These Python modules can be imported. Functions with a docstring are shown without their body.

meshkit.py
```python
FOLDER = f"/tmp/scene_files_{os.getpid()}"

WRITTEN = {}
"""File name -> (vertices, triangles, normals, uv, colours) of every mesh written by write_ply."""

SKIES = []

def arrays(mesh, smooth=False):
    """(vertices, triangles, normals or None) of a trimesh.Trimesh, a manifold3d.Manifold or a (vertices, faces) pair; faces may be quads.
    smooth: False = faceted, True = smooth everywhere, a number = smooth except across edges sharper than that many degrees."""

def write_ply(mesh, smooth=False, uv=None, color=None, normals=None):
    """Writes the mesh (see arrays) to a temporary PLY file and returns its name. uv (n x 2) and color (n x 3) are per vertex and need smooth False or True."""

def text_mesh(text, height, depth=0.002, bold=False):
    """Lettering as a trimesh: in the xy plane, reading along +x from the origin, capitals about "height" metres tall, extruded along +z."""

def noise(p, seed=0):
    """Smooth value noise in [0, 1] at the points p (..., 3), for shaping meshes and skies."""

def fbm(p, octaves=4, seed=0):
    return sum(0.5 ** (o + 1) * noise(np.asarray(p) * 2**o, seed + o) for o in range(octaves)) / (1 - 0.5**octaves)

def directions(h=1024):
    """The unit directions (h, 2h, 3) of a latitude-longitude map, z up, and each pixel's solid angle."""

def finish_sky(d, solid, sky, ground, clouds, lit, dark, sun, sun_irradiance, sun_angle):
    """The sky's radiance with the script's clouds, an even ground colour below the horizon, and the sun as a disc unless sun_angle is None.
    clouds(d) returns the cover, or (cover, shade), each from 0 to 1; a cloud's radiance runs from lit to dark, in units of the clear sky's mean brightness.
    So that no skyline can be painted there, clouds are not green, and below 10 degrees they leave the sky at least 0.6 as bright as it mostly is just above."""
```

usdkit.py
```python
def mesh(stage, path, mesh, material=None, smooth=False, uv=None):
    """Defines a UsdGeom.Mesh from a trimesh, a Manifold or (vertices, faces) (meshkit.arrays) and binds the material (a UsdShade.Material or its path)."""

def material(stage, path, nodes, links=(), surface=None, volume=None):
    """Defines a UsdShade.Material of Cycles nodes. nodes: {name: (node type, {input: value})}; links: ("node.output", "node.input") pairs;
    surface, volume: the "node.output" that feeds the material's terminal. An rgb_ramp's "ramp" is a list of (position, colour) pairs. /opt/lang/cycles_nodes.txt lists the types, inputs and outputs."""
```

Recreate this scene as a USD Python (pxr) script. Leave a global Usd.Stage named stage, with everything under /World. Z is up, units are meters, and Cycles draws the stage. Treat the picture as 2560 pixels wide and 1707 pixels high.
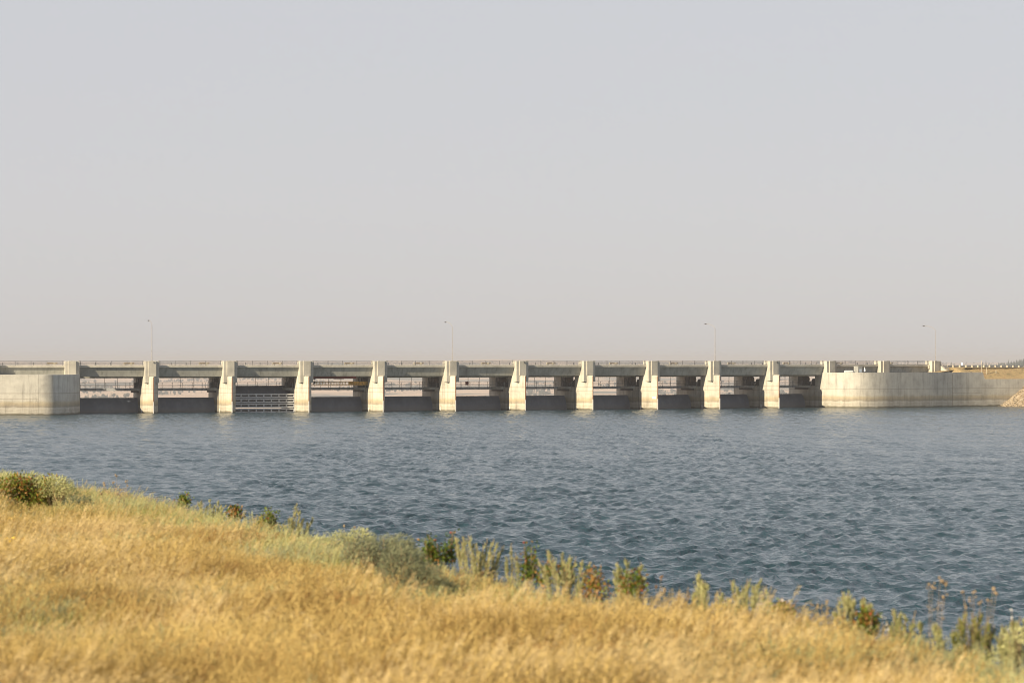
import math, random
import numpy as np
import trimesh
from shapely.geometry import Polygon
import usdkit, meshkit
from pxr import Usd, UsdGeom, UsdLux, UsdShade, Gf, Sdf, Vt

stage = Usd.Stage.CreateInMemory()
UsdGeom.SetStageUpAxis(stage, UsdGeom.Tokens.z)
UsdGeom.SetStageMetersPerUnit(stage, 1.0)
UsdGeom.Xform.Define(stage, '/World')
UsdGeom.Scope.Define(stage, '/World/Looks')
rng = np.random.default_rng(7)
random.seed(7)

# ------------------------------------------------------------------ camera, sky, sun, exposure
EYE = 13.2                       # metres above the water
FPX = 6700.0                     # focal length in pixels of the 2560 px wide photograph
HOR = 902.0                      # row of the horizon in the photograph
cam = UsdGeom.Camera.Define(stage, '/World/camera')
cam.AddTranslateOp().Set(Gf.Vec3d(0, 0, EYE))
cam.AddRotateXOp().Set(90.0 + math.degrees(math.atan((HOR - 853.5) / FPX)))
cam.CreateHorizontalApertureAttr(36.0)
cam.CreateFocalLengthAttr(36.0 * FPX / 2560.0)
cam.CreateClippingRangeAttr(Gf.Vec2f(0.5, 60000))
cam.CreateFStopAttr(3.8)
cam.CreateFocusDistanceAttr(600.0)
EXPOSURE = 1.4
cam.CreateExposureAttr(EXPOSURE)

SUN_AZ = math.radians(39.5)      # the sun stands to the left of and behind the camera
SUN_EL = math.radians(26.0)
SUN = np.array([-math.cos(SUN_AZ) * math.cos(SUN_EL), -math.sin(SUN_AZ) * math.cos(SUN_EL), math.sin(SUN_EL)])
sun = UsdLux.DistantLight.Define(stage, '/World/sun')
sun.CreateIntensityAttr(0.95)
sun.CreateAngleAttr(0.6)
sun.CreateColorAttr(Gf.Vec3f(1.0, 0.84, 0.60))
sun.CreateNormalizeAttr(True)
zax = Gf.Vec3d(*map(float, SUN))
rot = Gf.Rotation(Gf.Vec3d(0, 0, 1), zax)
sun.AddTransformOp().Set(Gf.Matrix4d().SetRotate(rot))

dome = UsdLux.DomeLight.Define(stage, '/World/sky')
dome.CreateIntensityAttr(1.0)
SKY = usdkit.material(stage, '/World/Looks/smoky_sky', {
    'sky': ('sky_texture', {'sky_type': 'single_scattering', 'sun_disc': False, 'sun_elevation': SUN_EL,
                            'sun_rotation': math.atan2(SUN[0], SUN[1]), 'altitude': 800.0, 'air_density': 1.0, 'aerosol_density': 1.0, 'ozone_density': 1.0}),
    'tc': ('texture_coordinate', {}), 'xyz': ('separate_xyz', {}),
    'zr': ('rgb_ramp', {'ramp': [(0.0, (2.14, 2.06, 2.10)), (0.06, (2.27, 2.20, 2.26)), (0.15, (2.27, 2.26, 2.34)), (0.45, (1.85, 1.98, 2.22)), (1.0, (1.5, 1.7, 2.0))]}),
    'mx': ('mix_color', {'fac': 0.95, 'use_clamp': False}),
    'bg': ('background_shader', {'strength': 0.1})},
    [('sky.color', 'mx.a'), ('tc.generated', 'xyz.vector'), ('xyz.z', 'zr.fac'), ('zr.color', 'mx.b'), ('mx.result', 'bg.color')], surface='bg.background')
UsdShade.MaterialBindingAPI.Apply(dome.GetPrim()).Bind(SKY)
dome.GetPrim().SetCustomDataByKey('kind', 'structure')

# ------------------------------------------------------------------ helpers
used = {}
def numbered(parent, name):
    k = (parent, name)
    n = used.get(k, -1) + 1
    used[k] = n
    return name if n == 0 else f'{name}_{n:03d}'

def tag(p, label=None, cat=None, group=None, kind=None):
    p = p.GetPrim() if hasattr(p, 'GetPrim') else p
    for k, v in (('label', label), ('category', cat), ('group', group), ('kind', kind)):
        if v:
            p.SetCustomDataByKey(k, v)
    return p

class MB:
    """Collects vertices and triangles of one mesh."""
    def __init__(s):
        s.v, s.f, s.n = [], [], 0
    def add(s, v, f):
        v, f = np.asarray(v, float), np.asarray(f, int)
        s.v.append(v); s.f.append(f + s.n); s.n += len(v)
        return s
    def mesh(s, m):
        return s.add(m.vertices, m.faces)
    def box(s, u0, u1, v0, v1, z0, z1, ch=0.0):
        if ch > 0:
            import manifold3d
            pts = []
            for su, a in ((1, u0), (-1, u1)):
                for sv, b in ((1, v0), (-1, v1)):
                    for sz, c in ((1, z0), (-1, z1)):
                        pts += [(a + su * ch, b + sv * ch, c), (a + su * ch, b, c + sz * ch), (a, b + sv * ch, c + sz * ch)]
            h = trimesh.Trimesh(np.array(pts)).convex_hull
            return s.mesh(h)
        P = np.array([[u0, v0, z0], [u1, v0, z0], [u1, v1, z0], [u0, v1, z0], [u0, v0, z1], [u1, v0, z1], [u1, v1, z1], [u0, v1, z1]])
        F = [[0, 2, 1], [0, 3, 2], [4, 5, 6], [4, 6, 7], [0, 1, 5], [0, 5, 4], [1, 2, 6], [1, 6, 5], [2, 3, 7], [2, 7, 6], [3, 0, 4], [3, 4, 7]]
        return s.add(P, F)
    def bar(s, a, b, r, sides=6, r2=None):
        a, b = np.asarray(a, float), np.asarray(b, float)
        t = b - a; t /= np.linalg.norm(t) + 1e-12
        x = np.cross(t, [0, 0, 1.0] if abs(t[2]) < .9 else [1.0, 0, 0]); x /= np.linalg.norm(x)
        y = np.cross(t, x)
        an = np.arange(sides) * 2 * np.pi / sides + np.pi / sides
        ring = np.cos(an)[:, None] * x + np.sin(an)[:, None] * y
        r2 = r if r2 is None else r2
        V = np.vstack([a + ring * r, b + ring * r2, [a], [b]])
        F = []
        for i in range(sides):
            j = (i + 1) % sides
            F += [[i, j, sides + j], [i, sides + j, sides + i], [2 * sides, j, i], [2 * sides + 1, sides + i, sides + j]]
        return s.add(V, F)
    def path(s, pts, r, sides=6):
        pts = [np.asarray(p, float) for p in pts]
        for a, b in zip(pts[:-1], pts[1:]):
            s.bar(a, b, r, sides)
        return s
    def prism(s, poly, z0, z1):
        m = trimesh.creation.extrude_polygon(Polygon(poly), z1 - z0, engine='earcut')
        m.apply_translation([0, 0, z0])
        return s.mesh(m)
    def arrays(s):
        return np.vstack(s.v), np.vstack(s.f)
    def build(s, name, mat, parent='/World', smooth=False, label=None):
        if hasattr(parent, 'GetPath'):
            parent = str(parent.GetPath())
        path = parent + '/' + numbered(parent, name)
        m = usdkit.mesh(stage, path, s.arrays(), mat, smooth=smooth)
        if label:
            tag(m, label)
        return m.GetPrim()

def thing(name, label=None, cat=None, loc=(0, 0, 0), rz=0.0, group=None):
    x = UsdGeom.Xform.Define(stage, '/World/' + numbered('/World', name))
    x.AddTranslateOp().Set(Gf.Vec3d(*map(float, loc)))
    x.AddRotateZOp().Set(float(math.degrees(rz)))
    return tag(x, label, cat, group)

def dup(src, label, loc, rz, group=None):
    base = src.GetName()
    x = UsdGeom.Xform.Define(stage, '/World/' + numbered('/World', base))
    x.GetPrim().GetReferences().AddInternalReference(src.GetPath())
    x.GetPrim().SetInstanceable(True)
    x.ClearXformOpOrder()
    x.AddTranslateOp().Set(Gf.Vec3d(*map(float, loc)))
    x.AddRotateZOp().Set(float(math.degrees(rz)))
    was = src.GetCustomData()
    return tag(x, label, was.get('category'), group or was.get('group'))

def compact(V, F):
    u, inv = np.unique(F, return_inverse=True)
    return V[u], inv.reshape(F.shape)

def at(px, py, depth):
    return np.array([(px - 1280) / FPX * depth, depth, EYE - (py - HOR) / FPX * depth])

# ------------------------------------------------------------------ materials
def mat(name, nodes, links, surface='p.BSDF', volume=None):
    return usdkit.material(stage, '/World/Looks/' + name, nodes, links, surface=surface, volume=volume)

def plain(name, col, rough=0.6, var=0.12, scale=1.5, metallic=0.0, spec=0.4):
    c = np.array(col)
    return mat(name, {
        'g': ('geometry', {}),
        'n': ('noise_texture', {'scale': scale, 'detail': 5.0, 'roughness': 0.65}),
        'r': ('rgb_ramp', {'ramp': [(0.25, tuple(c * (1 - var * 1.6))), (0.5, tuple(c)), (0.75, tuple(np.minimum(c * (1 + var), .9)))]}),
        'p': ('principled_bsdf', {'roughness': rough, 'metallic': metallic, 'specular_ior_level': spec})},
        [('g.position', 'n.vector'), ('n.fac', 'r.fac'), ('r.color', 'p.base_color')])

def concrete(name, col, joints=(), band=True, streak=0.52, green=0.0, cracks=0.22):
    c = np.array(col)
    nodes = {
        'g': ('geometry', {}),
        'xyz': ('separate_xyz', {}),
        'n1': ('noise_texture', {'scale': 0.35, 'detail': 6.0, 'roughness': 0.6}),
        'r1': ('rgb_ramp', {'ramp': [(0.3, tuple(c * .78)), (0.5, tuple(c)), (0.7, tuple(np.minimum(c * 1.14, .9)))]}),
        'm2': ('mapping', {'scale': (1.3, 1.3, 0.10)}),
        'n2': ('noise_texture', {'scale': 1.0, 'detail': 6.0, 'roughness': 0.7}),
        'r2': ('rgb_ramp', {'ramp': [(0.28, (1 - streak,) * 3), (0.46, (1 - streak * .25,) * 3), (0.62, (1.0,) * 3)]}),
        'mul2': ('mix_color', {'blend_type': 'multiply', 'fac': 1.0}),
        'n3': ('noise_texture', {'scale': 6.0, 'detail': 4.0, 'roughness': 0.7}),
        'r3': ('rgb_ramp', {'ramp': [(0.3, (.86,) * 3), (0.6, (1.04,) * 3)]}),
        'mul3': ('mix_color', {'blend_type': 'multiply', 'fac': 1.0}),
        'm4': ('mapping', {'scale': (0.5, 0.5, 0.42)}),
        'wob': ('noise_texture', {'scale': 0.9, 'detail': 3.0}),
        'mx4': ('mix_vector', {'fac': 0.25}),
        'vor': ('voronoi_texture', {'feature': 'distance_to_edge', 'scale': 1.0}),
        'r4': ('rgb_ramp', {'ramp': [(0.0, (1 - cracks,) * 3), (0.016, (1.0,) * 3)]}),
        'cm': ('noise_texture', {'scale': 0.22, 'detail': 2.0}),
        'cmr': ('map_range', {'from_min': 0.5, 'from_max': 0.62, 'clamp': True}),
        'mul4': ('mix_color', {'blend_type': 'multiply'}),
        'bmp': ('bump', {'strength': 0.25, 'distance': 0.03}),
        'p': ('principled_bsdf', {'roughness': 0.85, 'specular_ior_level': 0.25})}
    links = [('g.position', 'xyz.vector'), ('g.position', 'n1.vector'), ('n1.fac', 'r1.fac'),
             ('g.position', 'm2.vector'), ('m2.vector', 'n2.vector'), ('n2.fac', 'r2.fac'),
             ('r1.color', 'mul2.a'), ('r2.color', 'mul2.b'),
             ('g.position', 'n3.vector'), ('n3.fac', 'r3.fac'), ('mul2.result', 'mul3.a'), ('r3.color', 'mul3.b'),
             ('g.position', 'wob.vector'), ('g.position', 'm4.vector'), ('m4.vector', 'mx4.a'), ('wob.color', 'mx4.b'), ('mx4.result', 'vor.vector'),
             ('vor.distance', 'r4.fac'), ('g.position', 'cm.vector'), ('cm.fac', 'cmr.value'), ('cmr.result', 'mul4.fac'),
             ('mul3.result', 'mul4.a'), ('r4.color', 'mul4.b'), ('n3.fac', 'bmp.height'), ('bmp.normal', 'p.normal')]
    last = 'mul4.result'
    if band:   # water stains: dark wet foot, pale tide zone, tan band, at uneven heights
        nodes['wn'] = ('noise_texture', {'scale': 0.5, 'detail': 4.0, 'roughness': 0.6})
        nodes['wm'] = ('mapping', {'scale': (1.0, 1.0, 3.0)})
        nodes['wr'] = ('map_range', {'from_min': 0.3, 'from_max': 0.7, 'to_min': -0.2, 'to_max': 0.2})
        nodes['za'] = ('math', {'math_type': 'add'})
        nodes['zr'] = ('map_range', {'from_min': 0.0, 'from_max': 6.0, 'clamp': True})
        k = [(0.0, (.16, .15, .11)), (0.055, (.28, .26, .2)), (0.085, (.82, .79, .74)), (0.17, (.93, .90, .86)), (0.19, (.70, .66, .60)), (0.215, (.94, .9, .85)), (0.3, (.98, .95, .91)),
             (0.335, (.56, .51, .44)), (0.38, (.66, .59, .5)), (0.42, (.74, .65, .5)), (0.50, (.86, .77, .6)), (0.60, (1, .98, .95)), (1, (1, 1, 1))]
        nodes['zc'] = ('rgb_ramp', {'ramp': k})
        nodes['mul5'] = ('mix_color', {'blend_type': 'multiply', 'fac': 0.9})
        links += [('g.position', 'wm.vector'), ('wm.vector', 'wn.vector'), ('wn.fac', 'wr.value'), ('xyz.z', 'za.value1'), ('wr.result', 'za.value2'), ('za.value', 'zr.value'),
                  ('zr.result', 'zc.fac'), (last, 'mul5.a'), ('zc.color', 'mul5.b')]
        last = 'mul5.result'
    for i, zj in enumerate(joints):   # pour joints: thin dark lines with a lime trace
        nodes[f'jw{i}'] = ('noise_texture', {'scale': 0.8, 'detail': 3.0})
        nodes[f'js{i}'] = ('math', {'math_type': 'multiply_add', 'value2': 0.12, 'value3': -zj - 0.06})
        nodes[f'ja{i}'] = ('math', {'math_type': 'add'})
        nodes[f'jb{i}'] = ('math', {'math_type': 'absolute'})
        nodes[f'jr{i}'] = ('map_range', {'from_min': 0.03, 'from_max': 0.10, 'to_min': 0.55, 'to_max': 0.0, 'clamp': True})
        nodes[f'jm{i}'] = ('mix_color', {'blend_type': 'mix', 'b': (.13, .11, .085)})
        links += [('g.position', f'jw{i}.vector'), (f'jw{i}.fac', f'js{i}.value1'), ('xyz.z', f'ja{i}.value1'), (f'js{i}.value', f'ja{i}.value2'), (f'ja{i}.value', f'jb{i}.value1'),
                  (f'jb{i}.value', f'jr{i}.value'), (f'jr{i}.result', f'jm{i}.fac'), (last, f'jm{i}.a')]
        last = f'jm{i}.result'
    links.append((last, 'p.base_color'))
    return mat(name, nodes, links)

M_PIER = concrete('pier_concrete', (.47, .445, .38), joints=(6.2, 5.1))
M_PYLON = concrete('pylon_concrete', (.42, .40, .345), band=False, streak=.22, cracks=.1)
M_WALL = concrete('wall_concrete', (.42, .405, .36), joints=(5.3,), streak=.42)
M_WALL2 = concrete('wall_concrete_two_joints', (.42, .405, .36), joints=(5.3, 4.0), streak=.42)
M_GIRD = concrete('girder_concrete', (.36, .36, .32), band=False, streak=.5, cracks=.2)
M_CURB = concrete('curb_concrete', (.42, .40, .345), band=False, streak=.25, cracks=.2)
M_JOINT = plain('joint_filler', (.10, .09, .075), .9)
M_RAIL = plain('rail_grey_paint', (.14, .14, .15), .5)
M_DARK = plain('dark_machinery', (.022, .023, .03), .55, .3)
M_DARK2 = plain('grey_machinery', (.10, .105, .11), .5, .3)
M_BROWN = plain('brown_drum', (.17, .105, .07), .6, .3)
M_STEELG = plain('light_grey_steel', (.46, .48, .50), .5, .15)
M_BULK = plain('bulkhead_grey_paint', (.48, .49, .50), .5, .15)
M_RUST = plain('rusty_armour', (.24, .115, .06), .8, .4, 3.0)
M_PALE = plain('worn_bright_steel', (.6, .58, .54), .5, .2, 3.0)
M_YEL = plain('yellow_paint', (.50, .29, .045), .5, .25)
M_RED = plain('dull_red_paint', (.22, .03, .02), .6, .3)
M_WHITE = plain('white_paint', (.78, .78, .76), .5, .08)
M_PALETANK = plain('pale_tank_paint', (.42, .43, .42), .5, .1)
M_TAN = plain('weathered_tan_wood', (.36, .29, .2), .8, .3)
M_POLE = plain('galvanised_pole', (.27, .24, .20), .45, .1)
M_LAMP = plain('dark_lamp_housing', (.06, .06, .065), .5)
M_POST = plain('pale_guard_post', (.48, .43, .33), .8, .2)
M_BLUEBOX = plain('blue_grey_cabinet', (.20, .24, .30), .5, .15)
M_CABIN = plain('pale_grey_cabinet', (.40, .40, .37), .7, .15)
M_ROAD = plain('asphalt', (.055, .055, .055), .9, .2)

M_GATE = mat('gate_steel', {
    'g': ('geometry', {}), 'xyz': ('separate_xyz', {}),
    'm': ('mapping', {'scale': (.5, .5, .12)}), 'n': ('noise_texture', {'scale': 1.0, 'detail': 6.0, 'roughness': .7}),
    'r': ('rgb_ramp', {'ramp': [(.3, (.075, .092, .125)), (.55, (.105, .128, .17)), (.75, (.15, .17, .20))]}),
    'm2': ('mapping', {'scale': (.08, .08, 1.2)}), 'n2': ('noise_texture', {'scale': 1.0, 'detail': 4.0}),
    'za': ('math', {'math_type': 'multiply_add', 'value2': 1.6, 'value3': -.8}), 'zs': ('math', {'math_type': 'add'}),
    'zr': ('map_range', {'from_min': 0.1, 'from_max': 1.6, 'to_min': .7, 'to_max': 0, 'clamp': True}),
    'mx': ('mix_color', {'b': (.15, .145, .135)}),
    'p': ('principled_bsdf', {'roughness': .55})},
    [('g.position', 'm.vector'), ('m.vector', 'n.vector'), ('n.fac', 'r.fac'), ('g.position', 'xyz.vector'), ('g.position', 'm2.vector'), ('m2.vector', 'n2.vector'),
     ('n2.fac', 'za.value1'), ('za.value', 'zs.value1'), ('xyz.z', 'zs.value2'), ('zs.value', 'zr.value'), ('zr.result', 'mx.fac'), ('r.color', 'mx.a'), ('mx.result', 'p.base_color')])

# ------------------------------------------------------------------ plan of the dam: an arc of equal bays
L, X0, Y0, TH0, KAP = 20.04470, -109.5999, 668.1352, 0.2797, 0.0262
PIER, HEAD, BAYH = {}, {}, {}
p = np.array([X0, Y0])
for i in range(0, 17):
    PIER[i], HEAD[i] = p.copy(), TH0 + KAP * i
    a = TH0 + KAP * (i + .5)
    BAYH[i + 1] = a                     # bay i+1 runs from pier i to pier i+1
    p = p + L * np.array([math.cos(a), math.sin(a)])
p = np.array([X0, Y0])
for i in range(-1, -5, -1):
    a = TH0 + KAP * (i + .5)
    BAYH[i + 1] = a
    p = p - L * np.array([math.cos(a), math.sin(a)])
    PIER[i], HEAD[i] = p.copy(), TH0 + KAP * i
RAD = 1 / KAP * L
CEN = PIER[0] + RAD * np.array([-math.sin(HEAD[0]), math.cos(HEAD[0])])

def loc(i, u, v):
    h = HEAD[i]
    return PIER[i] + u * np.array([math.cos(h), math.sin(h)]) + v * np.array([-math.sin(h), math.cos(h)])

bay_words = {0: 'above the curved wall at the left edge', 1: 'of the opening beside the left curved wall', 2: 'of the opening just left of the slatted grey bulkhead',
             3: 'of the opening closed by the slatted grey bulkhead', 4: 'of the opening with the yellow lifting beam', 5: 'of the opening right of the yellow lifting beam',
             6: 'of the opening with the small red panel', 7: 'of the opening right of the red panel one', 8: 'of the fourth opening from the right wall',
             9: 'of the third opening from the right wall', 10: 'of the second opening from the right wall', 11: 'of the last opening beside the right wall',
             12: 'above the right wall behind the pale cabinet', 13: 'at the far right before the grass embankment'}
pier_words = {1: 'under the leftmost lamp post', 2: 'at the left end of the slatted grey bulkhead', 3: 'between slatted bulkhead and yellow lifting beam',
              4: 'just right of the yellow lifting beam', 5: 'under the second lamp post from the left', 6: 'right of the opening with the red panel',
              7: 'second to the right of the red panel', 8: 'next left of the third lamp post', 9: 'under the third lamp post from the left', 10: 'next left of the big right wall',
              11: 'at the end of the right wall'}

# ------------------------------------------------------------------ water
def water_mesh():
    ys = [70.0]
    while ys[-1] < 800:
        y = ys[-1]
        ys.append(y + (6.0 if y < 100 else min(1.0, max(0.26, 0.26 * (y / 115.0) ** 1.0))))
    ys = np.array([-400, -150, -40, 20] + ys)
    xi = np.arange(-22, 34, .30)
    step, xr, xl = .30, [xi[-1]], [xi[0]]
    while xr[-1] < 158:
        step = min(.68, step * 1.03); xr.append(xr[-1] + step)
    step = .30
    while xl[-1] > -132:
        step = min(.68, step * 1.03); xl.append(xl[-1] - step)
    xs = np.r_[-1500, -700, -300, xl[:0:-1], xi, xr[1:], 300, 700, 1500]
    X, Y = np.meshgrid(xs, ys)
    Z = np.zeros_like(X)
    r = np.random.default_rng(3)
    DX, DY = np.zeros_like(X), np.zeros_like(X)
    gx = np.gradient(xs)[None, :]; gy = np.gradient(ys)[:, None]
    wx = X + 2.5 * (meshkit.noise(np.stack([X / 7, Y / 9, X * 0], -1), 3) - .5)
    wy = Y + 3.0 * (meshkit.noise(np.stack([X / 9, Y / 7, X * 0], -1), 4) - .5)
    kept, full = np.zeros_like(X), 0.0
    for k in range(120):
        lam = .45 * (2.7 / .45) ** r.random()
        ang = math.radians(-48) + r.normal() * .5
        kk = 2 * math.pi / lam
        d = np.array([math.cos(ang), math.sin(ang)])
        amp = .0068 * lam ** .9 * (0.3 + 1.3 * r.random())
        ph = kk * (wx * d[0] + wy * d[1]) + r.random() * 6.28
        fade = np.clip((lam / np.hypot(d[1] * gy, d[0] * gx) - 1.9) / .8, 0, 1)
        kept += (amp * kk * fade) ** 2; full += (amp * kk) ** 2
        Z += amp * fade * np.sin(ph)
        DX += .8 * d[0] * amp * np.cos(ph) * fade; DY += .8 * d[1] * amp * np.cos(ph) * fade
    gust = .66 + .6 * meshkit.fbm(np.stack([X / 22, Y / 38, X * 0], -1), 3, 5)
    gust *= np.clip(np.sqrt(full / np.maximum(kept, 1e-9)), 1, 1.5)
    Z *= gust
    V = np.stack([X + DX * gust, Y + DY * gust, Z], -1).reshape(-1, 3)
    ny, nx = X.shape
    I, J = np.meshgrid(np.arange(ny - 1), np.arange(nx - 1), indexing='ij')
    q = np.stack([I * nx + J, I * nx + J + 1, (I + 1) * nx + J + 1, (I + 1) * nx + J], -1).reshape(-1, 4)
    c = V[q].mean(1)
    vv = RAD - np.linalg.norm(c[:, :2] - CEN, axis=1)
    q = q[(vv < 13.0) | (c[:, 1] < 600)]
    return compact(V, np.vstack([q[:, [0, 1, 2]], q[:, [0, 2, 3]]]))

M_WATER = mat('lake_water', {
    'g': ('geometry', {}),
    'ma': ('mapping', {'rotation': (0, 0, math.radians(42)), 'scale': (1.6, 1.0, 1.0)}),
    'na': ('noise_texture', {'scale': 1.0, 'detail': 3.0, 'roughness': .6, 'distortion': .5}),
    'ba': ('bump', {'strength': 1.0, 'distance': .28}),
    'p': ('principled_bsdf', {'base_color': (.012, .035, .045), 'roughness': .10, 'ior': 1.333, 'specular_ior_level': .5})},
    [('g.position', 'ma.vector'), ('ma.vector', 'na.vector'), ('na.fac', 'ba.height'), ('ba.normal', 'p.normal')])
w = usdkit.mesh(stage, '/World/water', water_mesh(), M_WATER, smooth=True)
tag(w, kind='structure')

# ------------------------------------------------------------------ far plain and hills
def far_height(X, Y):
    n = meshkit.fbm(np.stack([X / 1500, Y / 1500, X * 0], -1), 5, 11)
    n2 = meshkit.fbm(np.stack([X / 320, Y / 520, X * 0], -1), 4, 23)
    z = -14 - 56 * np.clip((Y - 800) / 1900, 0, 1) + (36 * (n - .5) + 14 * (n2 - .5)) * np.clip((Y - 900) / 3500, 0, 1)
    z += np.clip((Y - 9500) / 5000, 0, 1) ** 1.2 * (74 + 22 * (n - .5))
    near = np.clip((5400 - Y) / 600, 0, 1)
    side = np.clip((X - 110 - (Y - 800) * .125) / (60 + (Y - 800) * .02), 0, 1)
    z = z * (1 - side * near) + (6.0 + 4 * (n2 - .5)) * side * near
    sl = np.clip((-X - 170 - (Y - 700) * .25) / 120, 0, 1)
    z = z * (1 - sl * near) + 6.0 * sl * near
    return z
def far_mesh():
    ys = [690.0]
    while ys[-1] < 15500:
        ys.append(ys[-1] + max(6, ys[-1] * .011))
    ys = np.array(ys)
    xs = np.linspace(-1, 1, 260)
    xs = np.sign(xs) * (np.abs(xs) ** 1.25) * 7500
    X, Y = np.meshgrid(xs, ys)
    Z = far_height(X, Y)
    vv = RAD - np.linalg.norm(np.stack([X, Y], -1) - CEN, axis=-1)
    vv = np.where(Y > CEN[1], 1e4, vv)
    Z = np.where((vv > 0) & (vv < 200), Z * np.clip((vv - 12) / 60, 0, 1) - 1.5, Z)
    V = np.stack([X, Y, Z], -1).reshape(-1, 3)
    ny, nx = X.shape
    I, J = np.meshgrid(np.arange(ny - 1), np.arange(nx - 1), indexing='ij')
    q = np.stack([I * nx + J, I * nx + J + 1, (I + 1) * nx + J + 1, (I + 1) * nx + J], -1).reshape(-1, 4)
    c = V[q].mean(1)
    vc = RAD - np.linalg.norm(c[:, :2] - CEN, axis=1)
    emb = (c[:, 0] > 60) & (c[:, 1] < 835)
    q = q[((vc > 16) | (c[:, 1] > 900) | ((c[:, 1] > 760) & (c[:, 0] < -250))) & ~emb]
    return compact(V, np.vstack([q[:, [0, 1, 2]], q[:, [0, 2, 3]]]))
M_PLAIN = mat('dry_plain', {
    'g': ('geometry', {}), 'm': ('mapping', {'scale': (.0019, .0017, .0)}),
    'n': ('noise_texture', {'scale': 1.0, 'detail': 5.0, 'roughness': .6}),
    'r': ('rgb_ramp', {'ramp': [(.37, (.08, .10, .10)), (.43, (.22, .20, .165)), (.49, (.47, .345, .255)), (.7, (.60, .45, .335))]}),
    'p': ('principled_bsdf', {'roughness': .95, 'specular_ior_level': .1})},
    [('g.position', 'm.vector'), ('m.vector', 'n.vector'), ('n.fac', 'r.fac'), ('r.color', 'p.base_color')])
tag(usdkit.mesh(stage, '/World/far_plain', far_mesh(), M_PLAIN, smooth=True), kind='structure')

# ------------------------------------------------------------------ piers
def pier_body(nose=True):
    m = MB()
    w, n0 = 1.9, -1.5
    sh = n0 + 4.2
    front = [(0, n0), (w, sh), (w, 5.2), (-w, 5.2), (-w, sh)] if nose else [(-w, sh), (w, sh), (w, 5.2), (-w, 5.2)]
    low = Polygon(front).union(Polygon([(-1.45, 5.1), (1.45, 5.1), (1.45, 6.3), (-1.45, 6.3)])).union(Polygon([(-w, 6.2), (w, 6.2), (w, 17.4), (-w, 17.4)]))
    m.prism(list(low.exterior.coords)[:-1], -2.0, 6.2)
    m.prism(front, 6.2, 9.28)
    return m
def pylon(zb=9.3, zs=7.65):
    m = MB()
    m.box(-.96, .96, 0, .5, zb, 13.2, .03)
    m.box(-1.75, 1.75, .33, 3.3, zs, 13.16, .03)
    return m

pp = thing('gate_pier', 'pointed concrete pier ' + pier_words[1], 'pier', (*PIER[1], 0), HEAD[1], None)
pier_body().build('pier_body', M_PIER, pp)
MB().box(-1.9, 1.9, 13.2, 17.4, 6.203, 9.2).build('rear_column', M_PYLON, pp)  # clean concrete tone stands in for skylight reaching this column
pylon().build('pylon', M_PYLON, pp)
MB().box(-1.76, 1.76, 3.31, 16.6, 11.5, 11.96).build('cap_slab', M_GIRD, pp)
MB().box(-1.2, 1.2, 13.4, 17.0, 9.2, 11.5).build('rear_bearing_block', M_GIRD, pp)
MB().box(-.10, .10, -1.58, -1.45, 3.0, 9.1).build('nose_armour', M_RUST, pp, label='rust stained steel strip on the nose')
MB().box(-.11, .11, -1.59, -1.45, -.4, 2.9).build('nose_armour', M_PALE, pp, label='pale worn lower end of the nose strip')
MB().box(-1.86, 1.86, 5.35, 5.5, -1, 6.1).build('slot_guide', M_DARK2, pp)
MB().box(-1.98, -1.90, 4.3, 4.5, .15, 1.1).build('gauge_plate', M_WHITE, pp)  # white plate added as a painted sun glint beside the waterline
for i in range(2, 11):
    dup(pp, 'pointed concrete pier ' + pier_words[i], (*PIER[i], 0), HEAD[i])
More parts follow.
